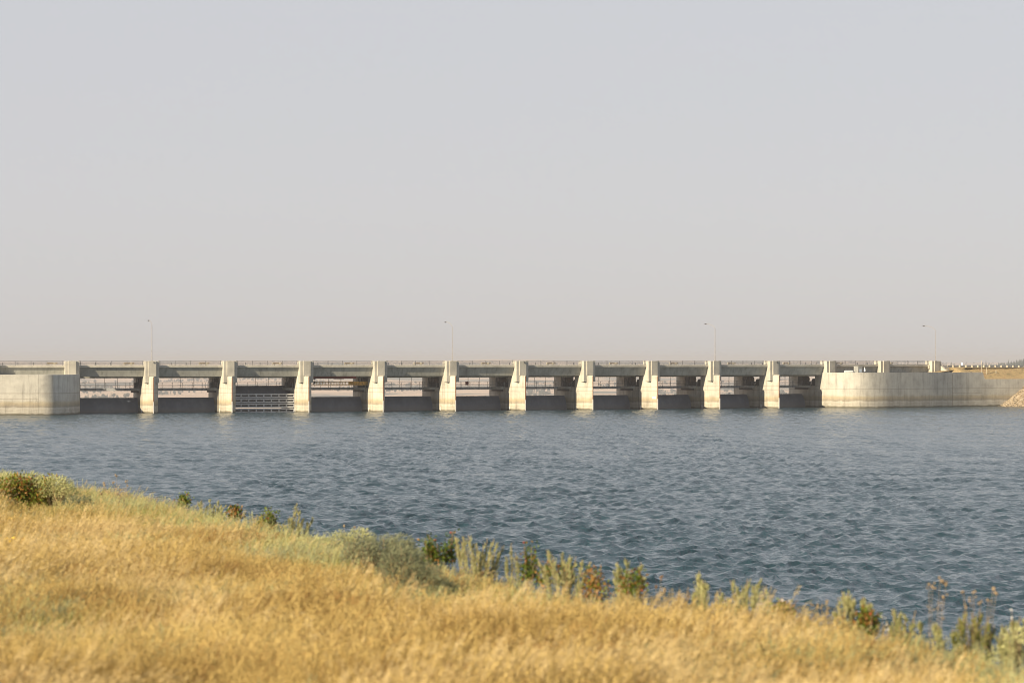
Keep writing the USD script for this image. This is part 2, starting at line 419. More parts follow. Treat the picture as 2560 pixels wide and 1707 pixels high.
ab = thing('end_pier', 'blunt concrete end pier joined to the right wall', 'pier', (*PIER[11], 0), HEAD[11])
pier_body(False).build('pier_body', M_PIER, ab)
MB().box(-1.9, 1.9, 13.2, 17.4, 6.203, 9.2).build('rear_column', M_PYLON, ab)  # cleaner concrete again brightens the column in place of skylight
pylon(9.9, 9.0).build('pylon', M_PYLON, ab)
MB().box(-1.76, 1.76, 3.31, 16.6, 11.5, 11.96).build('cap_slab', M_GIRD, ab)
for i, t in ((-1, 'square concrete bridge column cut by the left picture edge'), (0, 'square concrete bridge column on the left curved wall'),
             (12, 'square concrete bridge column on the right wall between cabinet and last lamp post'), (13, 'square concrete bridge column under the rightmost lamp post')):
    c = thing('bridge_column', t, 'column', (*PIER[i], 0), HEAD[i])
    MB().box(-.96, .96, 0, .5, 9.5, 13.2, .03).build('pilaster', M_PYLON, c)
    MB().box(-1.75, 1.75, .33, 3.3, 9.5, 13.16, .03).build('shaft', M_PYLON, c)

# ------------------------------------------------------------------ bridge spans, railings
sp = thing('bridge_span', None, 'bridge span', (*PIER[-1], 0), BAYH[0])
a0, a1 = 1.77, L - 1.77
MB().box(a0, a1, 1.5, 2.0, 11.53, 12.14, .02).build('kerb', M_CURB, sp)
MB().box(a0, a1, 2.0, 16.6, 11.62, 11.95).build('deck_slab', M_ROAD, sp)
MB().box(a0, a1, 16.6, 17.1, 11.53, 12.14).build('kerb', M_CURB, sp)
for k, v in enumerate((2.6, 6.2, 10.8, 15.6)):
    if k == 0:      # the front girder leans inwards below the kerb
        prof = [(1.66, 11.618), (1.70, 11.5), (1.95, 11.25), (2.60, 9.25), (3.5, 9.25), (3.5, 11.618)]
        V = [(u, y, z) for u in (a0 - .02, a1 + .02) for y, z in prof]
        F = [[i, (i + 1) % 6, 6 + (i + 1) % 6] for i in range(6)] + [[i, 6 + (i + 1) % 6, 6 + i] for i in range(6)]
        F += [[0, 2, 1], [0, 3, 2], [0, 4, 3], [0, 5, 4], [6, 7, 8], [6, 8, 9], [6, 9, 10], [6, 10, 11]]
        MB().add(V, F).build('girder', M_GIRD, sp)
    else:
        MB().box(a0 - .3, a1 + .3, v, v + .55, 8.82, 11.618).build('girder', M_GIRD, sp)
tag(sp, 'grey road bridge span ' + bay_words[0])
rl = thing('bridge_railing', None, 'railing', (*PIER[-1], 0), BAYH[0])
for nm, z, r in (('top_rail', 13.22, .05), ('middle_rail', 12.83, .04), ('bottom_rail', 12.42, .04)):
    MB().bar((a0, 1.7, z), (a1, 1.7, z), r, 6).build(nm, M_RAIL, rl)
for k in range(5):
    u = a0 + .45 + 3.9 * k
    MB().box(u - .06, u + .06, 1.64, 1.76, 12.14, 13.22).build('post', M_RAIL, rl)
tag(rl, 'three bar bridge railing ' + bay_words[0])
gr = thing('far_guardrail', None, 'guardrail', (*PIER[-1], 0), BAYH[0])
MB().box(a0 - 1.5, a1 + 1.5, 16.7, 16.78, 12.50, 12.62).build('rail', M_RAIL, gr)
for k in range(4):
    u = a0 + 2.4 + 3.9 * k
    MB().box(u - .09, u + .09, 16.78, 16.95, 12.14, 12.80).build('post', M_RAIL, gr)
for z in (12.28, 12.62):
    MB().box(15.4, 18.0, 16.55, 16.68, z, z + .17).build('slat', M_TAN, gr)
MB().box(15.25, 15.45, 16.55, 16.7, 12.14, 12.85).build('slat_post', M_POST, gr)
MB().box(17.0, 17.5, 16.5, 16.7, 12.14, 12.78).build('slat_post', M_POST, gr)
tag(gr, 'low guardrail with tan slats ' + bay_words[0])
for b in range(1, 14):
    dup(sp, 'grey road bridge span ' + bay_words[b], (*PIER[b - 1], 0), BAYH[b])
    dup(rl, 'three bar bridge railing ' + bay_words[b], (*PIER[b - 1], 0), BAYH[b])
    dup(gr, 'low guardrail with tan slats ' + bay_words[b], (*PIER[b - 1], 0), BAYH[b])

# ------------------------------------------------------------------ radial gates
gt = thing('radial_gate', None, 'gate', (*PIER[0], 0), BAYH[1])
def arc_plate(R, hc, vc, z0, z1, u0, u1, th, n=14):
    zz = np.linspace(z0, z1, n)
    vo = vc - np.sqrt(R * R - (zz - hc) ** 2)
    m = MB()
    V, F = [], []
    for z, v in zip(zz, vo):
        V += [(u0, v, z), (u1, v, z), (u1, v + th, z), (u0, v + th, z)]
    for i in range(n - 1):
        for k in range(4):
            a, b = 4 * i + k, 4 * i + (k + 1) % 4
            F += [[a, b, b + 4], [a, b + 4, a + 4]]
    F += [[0, 2, 1], [0, 3, 2], [4 * n - 4, 4 * n - 3, 4 * n - 2], [4 * n - 4, 4 * n - 2, 4 * n - 1]]
    return m.add(V, F)
arc_plate(6.0, -.3, 15.8, -1.2, 3.82, 1.93, L - 1.93, .12).build('skin_plate', M_GATE, gt, smooth=30)
for k in range(3):
    z = .5 + 1.5 * k
    MB().box(2.0, L - 2.0, 15.8 - math.sqrt(36 - (z + .3) ** 2) + .14, 15.8 - math.sqrt(36 - (z + .3) ** 2) + .7, z - .15, z + .15).build('cross_beam', M_GATE, gt)
for u in (4.2, L - 4.2):
    MB().bar((u, 10.6, 2.8), (u, 15.8, 1.2), .2).bar((u, 10.3, .4), (u, 15.8, 1.2), .2).build('gate_arm', M_GATE, gt)
tag(gt, 'dark curved gate at the foot ' + bay_words[1])
for b in range(2, 12):
    dup(gt, ('dark gate raised high ' if b == 3 else 'dark curved gate at the foot ') + bay_words[b], (*PIER[b - 1], 2.9 if b == 3 else 0), BAYH[b])

# ------------------------------------------------------------------ catwalks, platforms, hoists
cw = thing('catwalk', None, 'walkway', (*PIER[0], 0), BAYH[1])
MB().box(1.9, L - 1.9, 12.25, 12.4, 5.55, 6.22).build('girder_plate', M_STEELG, cw)
MB().box(1.9, L - 1.9, 12.4, 13.3, 6.12, 6.2).build('deck_grating', M_DARK2, cw)
MB().box(1.9, L - 1.9, 13.3, 13.45, 5.55, 6.22).build('girder_plate', M_STEELG, cw)
for z in (7.65, 7.1, 6.75):
    MB().bar((1.9, 12.3, z), (L - 1.9, 12.3, z), .035).build('handrail', M_RAIL, cw)
for k in range(7):
    MB().box(2.2 + 2.6 * k - .045, 2.2 + 2.6 * k + .045, 12.18, 12.26, 5.6, 7.65).build('railing_post', M_RAIL, cw)
for k, u in enumerate((2.9, 3.3, 3.75)):
    MB().bar((u, 12.9, 6.2), (u, 12.9, 7.5 - .2 * k), .06).build('valve_stem', M_DARK, cw)
for u in (9.8, 13.2):
    MB().bar((u, 13.0, 6.2), (u, 13.0, 9.3), .06).build('hanger_rod', M_RAIL, cw)
tag(cw, 'grey steel catwalk ' + bay_words[1])
for b in range(2, 12):
    dup(cw, 'grey steel catwalk ' + bay_words[b], (*PIER[b - 1], 0), BAYH[b])

pf = thing('hoist_platform', None, 'platform', (*PIER[1], 0), HEAD[1])
plan = [(-1.92, 7.4), (-2.5, 7.9), (-3.2, 9.6), (-3.6, 11.4), (-3.67, 13.2), (-1.92, 13.2)]
MB().prism(plan, 5.62, 6.26).build('slab', M_CABIN, pf)
MB().prism([(-1.92, 8.4), (-2.4, 8.9), (-2.9, 10.6), (-3.3, 12.9), (-1.92, 12.9)], 5.1, 5.6).build('bracket', M_DARK, pf)
for z in (7.65, 7.1):
    MB().path([(x + .06, y, z) for x, y in plan[:-1]], .03).build('handrail', M_RAIL, pf)
for x, y in (plan[0], plan[2], plan[3], plan[4]):
    MB().bar((x + .06, y, 6.26), (x + .06, y, 7.65), .04).build('railing_post', M_PALE if y == 7.4 else M_RAIL, pf)
tag(pf, 'grey rounded platform beside the pier ' + pier_words[1])
hs = thing('gate_hoist', None, 'hoist', (*PIER[1], 6.21), HEAD[1])
MB().box(-1.7, .9, 6.9, 12.8, 0, .35).build('base_frame', M_DARK, hs)
def dome_guard(u0, u1, vc, z0, r, n=14):
    pts = [(-r, 0)] + [(-r * math.cos(t), .75 + r * math.sin(t)) for t in np.linspace(0, math.pi, n)] + [(r, 0)]
    m = trimesh.creation.extrude_polygon(Polygon(pts), u1 - u0, engine='earcut')
    v = m.vertices
    m.vertices = np.c_[v[:, 2] + u0, v[:, 0] + vc, v[:, 1] + z0]
    m.invert()
    return MB().mesh(m)
dome_guard(-.5, .3, 8.0, .35, .85).build('gear_guard', M_DARK, hs)
dome_guard(.4, .9, 7.3, .35, .5).build('gear_guard', M_DARK, hs)
dome_guard(-2.9, -2.3, 10.6, .05, .55).build('motor_cover', M_DARK2, hs)
MB().bar((-1.5, 10.6, 1.8), (-.2, 10.6, 1.8), .75, 16).build('cable_drum', M_BROWN, hs)
MB().box(-1.5, -.3, 11.9, 13.1, .35, 3.0, .05).build('gearbox', M_DARK, hs)
MB().box(-1.55, -1.1, 10.2, 10.7, .35, 2.9).build('frame_post', M_DARK, hs)
MB().box(-1.75, -.3, 11.2, 13.1, 1.6, 2.75).build('hoist_frame', M_DARK, hs)
MB().box(-1.3, -.4, 9.0, 9.9, .35, 1.2, .05).build('motor', M_DARK2, hs)
tag(hs, 'dark gate hoist on the pier ' + pier_words[1])
for i in range(2, 12):
    dup(pf, 'grey rounded platform beside the pier ' + pier_words[i], (*PIER[i], 0), HEAD[i])
    dup(hs, 'dark gate hoist on the pier ' + pier_words[i], (*PIER[i], 6.21), HEAD[i])

# ------------------------------------------------------------------ bulkhead, lifting beam, red beam, red panel
bk = thing('bulkhead', 'light grey steel bulkhead of four slatted beams closing one opening', 'bulkhead', (*PIER[2], 0), BAYH[3])
for k in range(4):
    z = -.05 + 1.26 * k
    web = MB().box(1.5, L - 1.5, 6.05, 6.12, z, z + 1.04).build('bulkhead_beam', M_DARK, bk)
    MB().box(1.5, L - 1.5, 5.52, 6.04, z, z + .30).build('flange', M_BULK, web)
    MB().box(1.5, L - 1.5, 5.52, 6.04, z + .74, z + 1.04).build('flange', M_BULK, web)
    for s in range(9):
        u = 2.1 + 2.0 * s
        if u < L - 1.6:
            MB().box(u - .13, u + .13, 5.54, 6.04, z + .303, z + .737).build('stiffener', M_BULK, web)
for u in (3.0, 6.0, 13.0, 17.2):
    MB().bar((u, 5.8, 4.8), (u, 5.8, 5.9), .05).build('lifting_lug', M_RAIL, bk)
lb = thing('lifting_beam', 'yellow lattice lifting beam hanging across one opening', 'lifting beam', (*PIER[3], 0), BAYH[4])
for z in (6.92, 7.72):
    MB().box(1.6, L - 1.6, 5.55, 5.85, z, z + .13).build('chord', M_YEL, lb)
for k in range(21):
    u = 1.9 + .79 * k
    MB().box(u - .05, u + .05, 5.6, 5.8, 7.05, 7.72).build('upright', M_YEL, lb)
for k in range(13):
    u = 1.9 + .79 * k
    a, b = (u, 5.7, 7.08), (u + .79, 5.7, 7.7)
    if k % 2:
        a, b = (u, 5.7, 7.7), (u + .79, 5.7, 7.08)
    MB().bar(a, b, .04, 4).build('brace', M_YEL, lb)
MB().box(13.0, L - 1.6, 5.82, 5.9, 7.05, 7.72).build('end_plate', M_YEL, lb)
rb = thing('hoist_beam', 'dull red hoist beam under the bridge above the yellow lifting beam', 'hoist beam', (*PIER[3], 0), BAYH[4])
MB().box(3.0, 15.0, 5.5, 5.9, 8.62, 9.22).build('beam', M_RED, rb)
MB().box(3.3, 3.9, 5.4, 6.0, 8.4, 8.62).build('trolley', M_DARK, rb)
MB().box(9.0, 11.6, 5.42, 5.98, 8.48, 8.62).build('trolley', M_RED, rb)
MB().bar((3.7, 5.7, 8.4), (3.7, 5.7, 7.9), .05).box(3.5, 3.9, 5.55, 5.85, 7.35, 7.95).bar((3.7, 5.7, 7.35), (3.7, 5.7, 6.6), .07).build('hook_block', M_DARK, rb)
sg = thing('red_panel', 'square dull red panel on the catwalk handrail', 'sign', (*PIER[5], 0), BAYH[6])
MB().box(8.6, 9.6, 12.10, 12.16, 6.72, 7.68).build('plate', M_RED, sg)
MB().box(8.62, 9.58, 12.165, 12.175, 7.15, 7.2).build('backing_bar', M_DARK, sg)

# ------------------------------------------------------------------ lamp posts
lp = thing('lamp_post', 'leftmost tall thin lamp post on the bridge', 'lamp post', (*loc(1, 0, .8), 13.2), HEAD[1])
MB().bar((0, 0, 0), (0, 0, 8.9), .075, 8, .05).build('pole', M_POLE, lp)
MB().box(-.2, .2, -.2, .2, 0, .06).build('base_plate', M_POLE, lp)
MB().path([(0, 0, 8.9), (0, .5, 9.35), (0, 1.4, 9.8), (0, 2.8, 10.1), (0, 4.3, 10.25)], .04).build('arm', M_POLE, lp)
h = trimesh.creation.icosphere(2, 1.0)
h.vertices *= [.24, .52, .15]
h.apply_translation([0, 4.7, 10.22])
MB().mesh(h).build('lamp_head', M_LAMP, lp, smooth=True)
for i, t in ((5, 'tall thin lamp post on the bridge, second from the left'), (9, 'tall thin lamp post on the bridge, third from the left'), (13, 'rightmost tall thin lamp post, on the last bridge column')):
    dup(lp, t, (*loc(i, 0, .8), 13.2), HEAD[i])
mst = thing('thin_mast', 'short thin grey mast beside the rightmost lamp post', 'mast', (*loc(13, 1.2, 2.0), 13.16), 0)
MB().bar((0, 0, 0), (0, 0, 1.65), .06).build('pole', M_RAIL, mst)
MB().box(-.12, .12, -.12, .12, 0, .08).build('base_plate', M_RAIL, mst)

# ------------------------------------------------------------------ curved walls
def catmull(P, n=8):
    P = [np.asarray(p, float) for p in P]
    P = [2 * P[0] - P[1]] + P + [2 * P[-1] - P[-2]]
    out = []
    for i in range(1, len(P) - 2):
        for t in np.linspace(0, 1, n, endpoint=False):
            a, b, c, d = P[i - 1:i + 3]
            out.append(.5 * (2 * b + (c - a) * t + (2 * a - 5 * b + 4 * c - d) * t * t + (3 * b - a - 3 * c + d) * t ** 3))
    out.append(P[-2])
    return np.array(out)

# left wall: flat, then a quarter of an ellipse into the side of the first opening
q0 = at(97, 0, 650.3)[:2]
ell = catmull([at(a, 0, d)[:2] for a, d in ((97, 650.3), (112, 650.5), (128, 651.1), (143, 652.2), (158, 654.0), (172, 656.8), (186, 661.5), (200, 669.5))] + [loc(0, 1.95, 5.5)], 6)
lw = thing('left_wall', 'rounded concrete wing wall at the left picture edge', 'wall')
back = [tuple(loc(0, 1.9, 17.4))]
MB().prism([tuple(p) for p in ell] + back + [tuple(loc(0, -6, 17.4)), (q0[0] - 4, q0[1] + 22), (q0[0] + .06, q0[1] + 1)], -2, 9.84).build('wall_panel', M_WALL, lw, smooth=20)
MB().prism([(q0[0] - .05, q0[1]), (q0[0] - .05, q0[1] + 40), (q0[0] - 90, q0[1] + 30), (q0[0] - 90, q0[1] - 3)], -2, 9.83).build('wall_panel', M_WALL2, lw)
MB().box(q0[0] - .05, q0[0] + .05, q0[1] + .06, q0[1] + .5, -2, 9.8).build('joint_strip', M_JOINT, lw)

# right wall
cur = [loc(11, -1.9, 5.5), loc(11, -1.9, 3.0), (90.3, 755.3), (94, 752.2), (98.6, 751.0), (104, 752.9), (110, 756.9), (118.5, 763.0), (127.1, 769.6), (133, 773.6), (141, 778.0), (160, 787), (190, 800)]
line = catmull(cur, 10)
seg = np.linalg.norm(np.diff(line, axis=0), axis=1)
nrm = np.gradient(line, axis=0); nrm /= np.linalg.norm(nrm, axis=1, keepdims=True)
inw = np.stack([-nrm[:, 1], nrm[:, 0]], 1)
j1 = int(np.argmin(np.linalg.norm(line - np.array([127.1, 769.6]), axis=1)))
x_step = 136.0
j2 = int(np.argmin(np.abs(line[:, 0] - x_step)))
def wall_strip(i0, i1, ztop, off=0.0, th=1.0):
    idx = np.arange(i0, i1 + 1)
    m = MB()
    A = line[idx] + inw[idx] * off; B = line[idx] + inw[idx] * (off + th)
    zt = np.broadcast_to(ztop, (len(idx),))
    V, F = [], []
    for a, b, z in zip(A, B, zt):
        V += [(*a, -2), (*a, z), (*b, z), (*b, -2)]
    n = len(idx)
    for i in range(n - 1):
        for k in range(4):
            p_, q_ = 4 * i + k, 4 * i + (k + 1) % 4
            F += [[p_, q_ + 4, q_], [p_, p_ + 4, q_ + 4]]
    F += [[0, 1, 2], [0, 2, 3], [4 * n - 4, 4 * n - 2, 4 * n - 3], [4 * n - 4, 4 * n - 1, 4 * n - 2]]
    return m.add(V, F)
rw = thing('right_wall', 'long curved concrete wing wall right of the last gate', 'wall')
line_s = line.copy()
wall_strip(0, j1 - 1, 9.92).build('wall_panel', M_WALL, rw, smooth=20)
keep = line.copy()
line[j1] = keep[j1 - 1] + (keep[j1] - keep[j1 - 1]) * .22
wall_strip(j1, j2, 9.92).build('wall_panel', M_WALL2, rw, smooth=20)
line = keep.copy()
wall_strip(j1 - 1, j1, 9.8, off=.08, th=.6).build('joint_strip', M_JOINT, rw)
nn = len(line) - 1
zz = np.full(nn - j2 + 1, 7.92); zz[0] = 9.92
wall_strip(j2, nn, zz).build('wall_panel', M_WALL, rw, smooth=20, label='lower wall panel right of the step')
wing = thing('stair_wall', 'sunlit sloping wall descending from the last bridge column', 'wall', (*PIER[13], 0), HEAD[13])
tri = MB()
V = np.array([[1.45, 3.2, 9.6], [1.45, -3.0, 9.6], [1.45, -3.0, 9.9], [1.45, .3, 11.9], [1.45, 3.2, 11.9]])
V2 = V + [.7, 0, 0]
tri.add(np.vstack([V, V2]), [[0, 2, 1], [0, 3, 2], [0, 4, 3], [5, 6, 7], [5, 7, 8], [5, 8, 9], [1, 2, 7], [1, 7, 6], [2, 3, 8], [2, 8, 7], [3, 4, 9], [3, 9, 8], [0, 1, 6], [0, 6, 5]]).build('wall', M_PYLON, wing)
for dz in (.45, .75, 1.05):
    MB().path([(1.8, 3.2, 11.9 + dz), (1.8, .3, 11.9 + dz), (1.8, -3.0, 9.9 + dz)], .045).build('handrail', M_RAIL, wing)
for v, z in ((.3, 11.9), (-1.3, 10.93), (-2.9, 9.96)):
    MB().bar((1.8, v, z), (1.8, v, z + 1.05), .05).build('handrail_post', M_RAIL, wing)

# ------------------------------------------------------------------ right embankment, road, riprap
def emb_mesh():
    ws = np.r_[.98, np.linspace(1.5, 16, 24), 20, 26, 34, 50, 80]
    idx = np.arange(2, nn + 1)
    V = []
    for i in idx:
        b = line[i]
        for w_ in ws:
            pt = b + inw[i] * w_
            rel = (pt - PIER[13]) @ np.array([math.cos(HEAD[13]), math.sin(HEAD[13])])
            lo = 9.4 if b[0] < x_step else 7.75
            t = np.clip((w_ - 1.0) / 9.0, 0, 1)
            hi = lo + (11.25 - lo) * (t * t * (3 - 2 * t)) ** .8
            k = np.clip((rel - 1.9) / 1.6, 0, 1)
            z = 9.0 * (1 - k) + hi * k
            z += (meshkit.fbm(np.array([[pt[0] / 2.5, pt[1] / 2.5, 0]]), 3, 2)[0] - .5) * .35 * k * min(1, (w_ - .9))
            V.append((*pt, z))
    nw = len(ws)
    F = []
    for a in range(len(idx) - 1):
        for c in range(nw - 1):
            q = a * nw + c
            F += [[q, q + nw, q + nw + 1], [q, q + nw + 1, q + 1]]
    return np.array(V), np.array(F)
M_EMB = mat('dry_grass_slope', {
    'g': ('geometry', {}), 'n': ('noise_texture', {'scale': .45, 'detail': 7.0, 'roughness': .7}),
    'r': ('rgb_ramp', {'ramp': [(.3, (.12, .115, .055)), (.42, (.24, .18, .095)), (.55, (.33, .245, .125)), (.68, (.24, .15, .09))]}),
    'n2': ('noise_texture', {'scale': 4.0, 'detail': 5.0}), 'b': ('bump', {'strength': .8, 'distance': .3}),
    'p': ('principled_bsdf', {'roughness': .95, 'specular_ior_level': .1})},
    [('g.position', 'n.vector'), ('n.fac', 'r.fac'), ('r.color', 'p.base_color'), ('g.position', 'n2.vector'), ('n2.fac', 'b.height'), ('b.normal', 'p.normal')])
tag(usdkit.mesh(stage, '/World/embankment', emb_mesh(), M_EMB, smooth=True), kind='structure')

gd = thing('timber_guardrail', 'low dark guardrail on pale stout posts along the embankment top', 'guardrail')
ipos = []
s_ = np.r_[0, np.cumsum(seg)]
def along(s):
    return np.array([np.interp(s, s_, line[:, 0]), np.interp(s, s_, line[:, 1])]), np.array([np.interp(s, s_, inw[:, 0]), np.interp(s, s_, inw[:, 1])])
sj = s_[j1]
pts = []
for k in range(26):
    c, iv = along(sj + 2.0 + 2.05 * k)
    pts.append(c + iv * 12.6)
for k, c in enumerate(pts):
    MB().box(c[0] - .2, c[0] + .2, c[1] - .2, c[1] + .2, 10.9, 12.02 - .012 * k, .03).build('post', M_POST, gd)
for z in (11.72, 11.32):
    m = MB()
    for a, b in zip(pts[:-1], pts[1:]):
        m.bar((a[0] - .05, a[1] + .3, z - .03), (b[0] - .05, b[1] + .3, z - .03), .16, 4)
    m.build('rail', M_RAIL, gd)
c, iv = along(sj + 2.0 + 2.05 * 1.4)
ws_ = thing('white_sign', 'small white square sign behind the embankment guardrail', 'sign', (*at(2405, 0, 800)[:2], 11.0))
MB().box(-.3, .3, -.02, .02, .85, 1.75, .01).build('plate', M_WHITE, ws_)
MB().bar((0, .06, 0), (0, .06, 1.7), .05).build('post', M_RAIL, ws_)
for px, y0, y1, d, t in ((2453.5, 902, 931, 781, 'taller thin pale post at the wall step'), (2465.5, 918, 938, 782, 'shorter thin pale post just right of the wall step'), (2490, 926, 938, 784, 'thin post low in the embankment grass, rightmost of three')):
    b_, t_ = at(px, y1, d), at(px, y0, d)
    f_ = thing('marker_post', t, 'post', (*b_[:2], b_[2] - .5))
    MB().bar((0, 0, 0), (0, 0, t_[2] - b_[2] + .5), .07).build('post', M_POST, f_)
    MB().box(-.09, .09, -.09, .09, t_[2] - b_[2] + .45, t_[2] - b_[2] + .56).build('cap', M_POST, f_)

# things standing on top of the right wall
def on_wall(px, back=2.2):
    k = int(np.argmin(np.abs(line[:, 0] / line[:, 1] * FPX + 1280 - px)))
    d = line[k, 1] + back
    return np.array([(px - 1280) / FPX * d, d])
c = on_wall(2140, 3.0)
cb = thing('stone_kiosk', 'pale grey masonry cabinet standing on the right wall', 'cabinet', (*c, 9.7))
for k in range(6):
    MB().box(-.56, .56, -.5, .5, .32 * k + .004, .32 * (k + 1) - .02, .02).build('block_course', M_CABIN, cb)
MB().box(-.6, .6, -.55, .55, 1.915, 2.0).build('cap', M_CABIN, cb)
c = on_wall(2150.5, 3.2)
eb = thing('electrical_box', 'dark blue grey electrical box beside the pale cabinet', 'cabinet', (*c, 9.7))
MB().box(-.55, .55, -.4, .4, 0, 1.85, .03).build('body', M_DARK2, eb)
MB().box(-.3, .35, -.43, -.405, .3, 1.2).build('door', M_BLUEBOX, eb)
c = on_wall(2130, 1.8)
tk = thing('white_tank', 'low white rounded tank in front of the pale cabinet', 'tank', (*c, 9.7))
cap = trimesh.creation.capsule(height=1.9, radius=.42, count=[12, 12])
cap.apply_transform(trimesh.transformations.rotation_matrix(math.pi / 2, [0, 1, 0]))
cap.apply_translation([-.9, 0, .42])
MB().mesh(cap).build('shell', M_PALETANK, tk, smooth=True)
MB().box(-.8, -.6, -.3, .3, 0, .2).box(.5, .7, -.3, .3, 0, .2).build('saddle', M_CABIN, tk)
c = on_wall(2162, 2.4)
vb = thing('warning_buoy', 'small white post with a narrow top right of the electrical box', 'bollard', (*c, 9.7))
MB().bar((0, 0, 0), (0, 0, .55), .07, 8).build('stem', M_RAIL, vb)
MB().bar((0, 0, .55), (0, 0, 1.0), .24, 10).build('body', M_WHITE, vb)
MB().bar((0, 0, 1.0), (0, 0, 1.75), .17, 10, .05).build('top', M_WHITE, vb)

# riprap corner
def rip_h(x, y):
    k = np.interp(x, line[:, 0], line[:, 1])
    return (x - 141.6) * .70 - np.clip(k - 1.2 - y, 0, 99) * .42
xs_, ys_ = np.linspace(134, 200, 90), np.linspace(740, 806, 80)
XX, YY = np.meshgrid(xs_, ys_)
ZZ = np.minimum(rip_h(XX, YY), 7.6) + (meshkit.fbm(np.stack([XX, YY, XX * 0], -1), 3, 8) - .5) * .8
Vr = np.stack([XX, YY, ZZ], -1).reshape(-1, 3)
I, J = np.meshgrid(np.arange(79), np.arange(89), indexing='ij')
qr = np.stack([I * 90 + J, I * 90 + J + 1, (I + 1) * 90 + J + 1, (I + 1) * 90 + J], -1).reshape(-1, 4)
cc = Vr[qr].mean(1)
qr = qr[cc[:, 1] < np.interp(cc[:, 0], line[:, 0], line[:, 1]) + .4]
M_ROCK = mat('riprap_rock', {
    'g': ('geometry', {}), 'n': ('noise_texture', {'scale': .5, 'detail': 6.0, 'roughness': .7}),
    'r': ('rgb_ramp', {'ramp': [(.3, (.15, .10, .05)), (.45, (.23, .18, .12)), (.6, (.31, .26, .19)), (.75, (.28, .165, .06))]}),
    'p': ('principled_bsdf', {'roughness': .9, 'specular_ior_level': .2})},
    [('g.position', 'n.vector'), ('n.fac', 'r.fac'), ('r.color', 'p.base_color')])
tag(usdkit.mesh(stage, '/World/rocky_bank', compact(Vr, np.vstack([qr[:, [0, 1, 2]], qr[:, [0, 2, 3]]])), M_ROCK), kind='structure')
rk = MB()
ico = trimesh.creation.icosphere(1, 1.0)
for k in range(1300):
    x = rng.uniform(141, 172)
    y = np.interp(x, line[:, 0], line[:, 1]) - rng.uniform(.8, 16)
    z = min(rip_h(x, y), 7.6)
    if z < -.4:
        continue
    s = rng.uniform(.16, .42)
    v = ico.vertices * (1 + rng.normal(size=(len(ico.vertices), 1)) * .18) * [s * rng.uniform(.8, 1.4), s, s * rng.uniform(.5, .9)]
    a = rng.uniform(0, 6.28)
    R = np.array([[math.cos(a), -math.sin(a), 0], [math.sin(a), math.cos(a), 0], [0, 0, 1]])
    rk.add(v @ R.T + [x, y, z + .1], ico.faces)
tag(rk.build('riprap', M_ROCK), 'pale tan riprap rocks spilling down beside the right wall', 'rocks', None, 'stuff')

# a white paint mark on one nose, built as a thin plate, small dark fixtures near the top of three columns
nt = thing('pale_notice', 'small white rectangular patch low on the nose of one pier', 'sign', (*PIER[8], 0), HEAD[8])
fa, fb = np.array([0, -1.5]), np.array([-1.9, 2.7])
fd = (fb - fa) / np.linalg.norm(fb - fa); fn = np.array([fd[1], -fd[0]]) * -1
V = []
for o in (.005, .035):
    for t_, z in ((.5, 2.95), (1.75, 2.95), (1.75, 3.5), (.5, 3.5)):
        q = fa + fd * t_ + (fn if fn[0] < 0 else -fn) * o
        V.append((*q, z))
MB().add(V, [[0, 1, 2], [0, 2, 3], [4, 6, 5], [4, 7, 6], [0, 5, 1], [0, 4, 5], [1, 6, 2], [1, 5, 6], [2, 7, 3], [2, 6, 7], [3, 4, 0], [3, 7, 4]]).build('plate', M_WHITE, nt)
for i, t in ((1, 'leftmost lamp post'), (6, 'pier right of the red panel'), (10, 'last pier before the right wall')):
    fx = thing('wall_fixture', 'small dark fixture near the column top at the ' + t, 'fixture', (*loc(i, .35, -.01), 12.6), HEAD[i])
    MB().box(-.13, .13, -.14, .0, 0, .3, .02).build('housing', M_DARK2, fx)
    MB().box(-.16, .16, -.17, .0, .31, .36).build('hood', M_DARK, fx)

# gull on a gate
gl = thing('gull', 'small white gull standing on a gate near the right end', 'bird', (*(PIER[9] + np.array([math.cos(BAYH[10]), math.sin(BAYH[10])]) * 12.2 + 11.6 * np.array([-math.sin(BAYH[10]), math.cos(BAYH[10])])), 3.82), 0)
b_ = trimesh.creation.icosphere(2, 1.0); b_.vertices *= [.24, .12, .13]; b_.apply_translation([0, 0, .24])
h_ = trimesh.creation.icosphere(2, .085); h_.apply_translation([.2, 0, .42])
n_ = trimesh.creation.icosphere(1, .075); n_.apply_translation([.17, 0, .33])
MB().mesh(b_).mesh(h_).mesh(n_).bar((.27, 0, .42), (.36, 0, .40), .02, 5, .005).build('body', M_WHITE, gl, smooth=True)
MB().bar((0, .05, 0), (0, .05, .14), .015).build('leg', M_YEL, gl)
MB().bar((0, -.05, 0), (0, -.05, .14), .015).build('leg', M_YEL, gl)

# ------------------------------------------------------------------ far trees
def leafy(name, col, col2, trans=.35, rough=.7):
    return mat(name, {
        'oi': ('object_info', {}), 'g': ('geometry', {}),
        'n': ('noise_texture', {'scale': 1.1, 'detail': 3.0}),
        'ad': ('math', {'math_type': 'multiply_add', 'value2': .35}),
        'isl': ('math', {'math_type': 'multiply_add', 'value2': .45}),
        'r': ('rgb_ramp', {'ramp': [(.25, col), (.95, col2)]}),
        'p': ('principled_bsdf', {'roughness': rough, 'specular_ior_level': .2}),
        't': ('translucent_bsdf', {}), 'mx': ('mix_closure', {'fac': trans})},
        [('g.position', 'n.vector'), ('oi.random', 'ad.value1'), ('n.fac', 'ad.value3'), ('g.random_per_island', 'isl.value1'), ('ad.value', 'isl.value3'), ('isl.value', 'r.fac'),
         ('r.color', 'p.base_color'), ('r.color', 't.color'), ('p.BSDF', 'mx.closure1'), ('t.BSDF', 'mx.closure2')], surface='mx.closure')
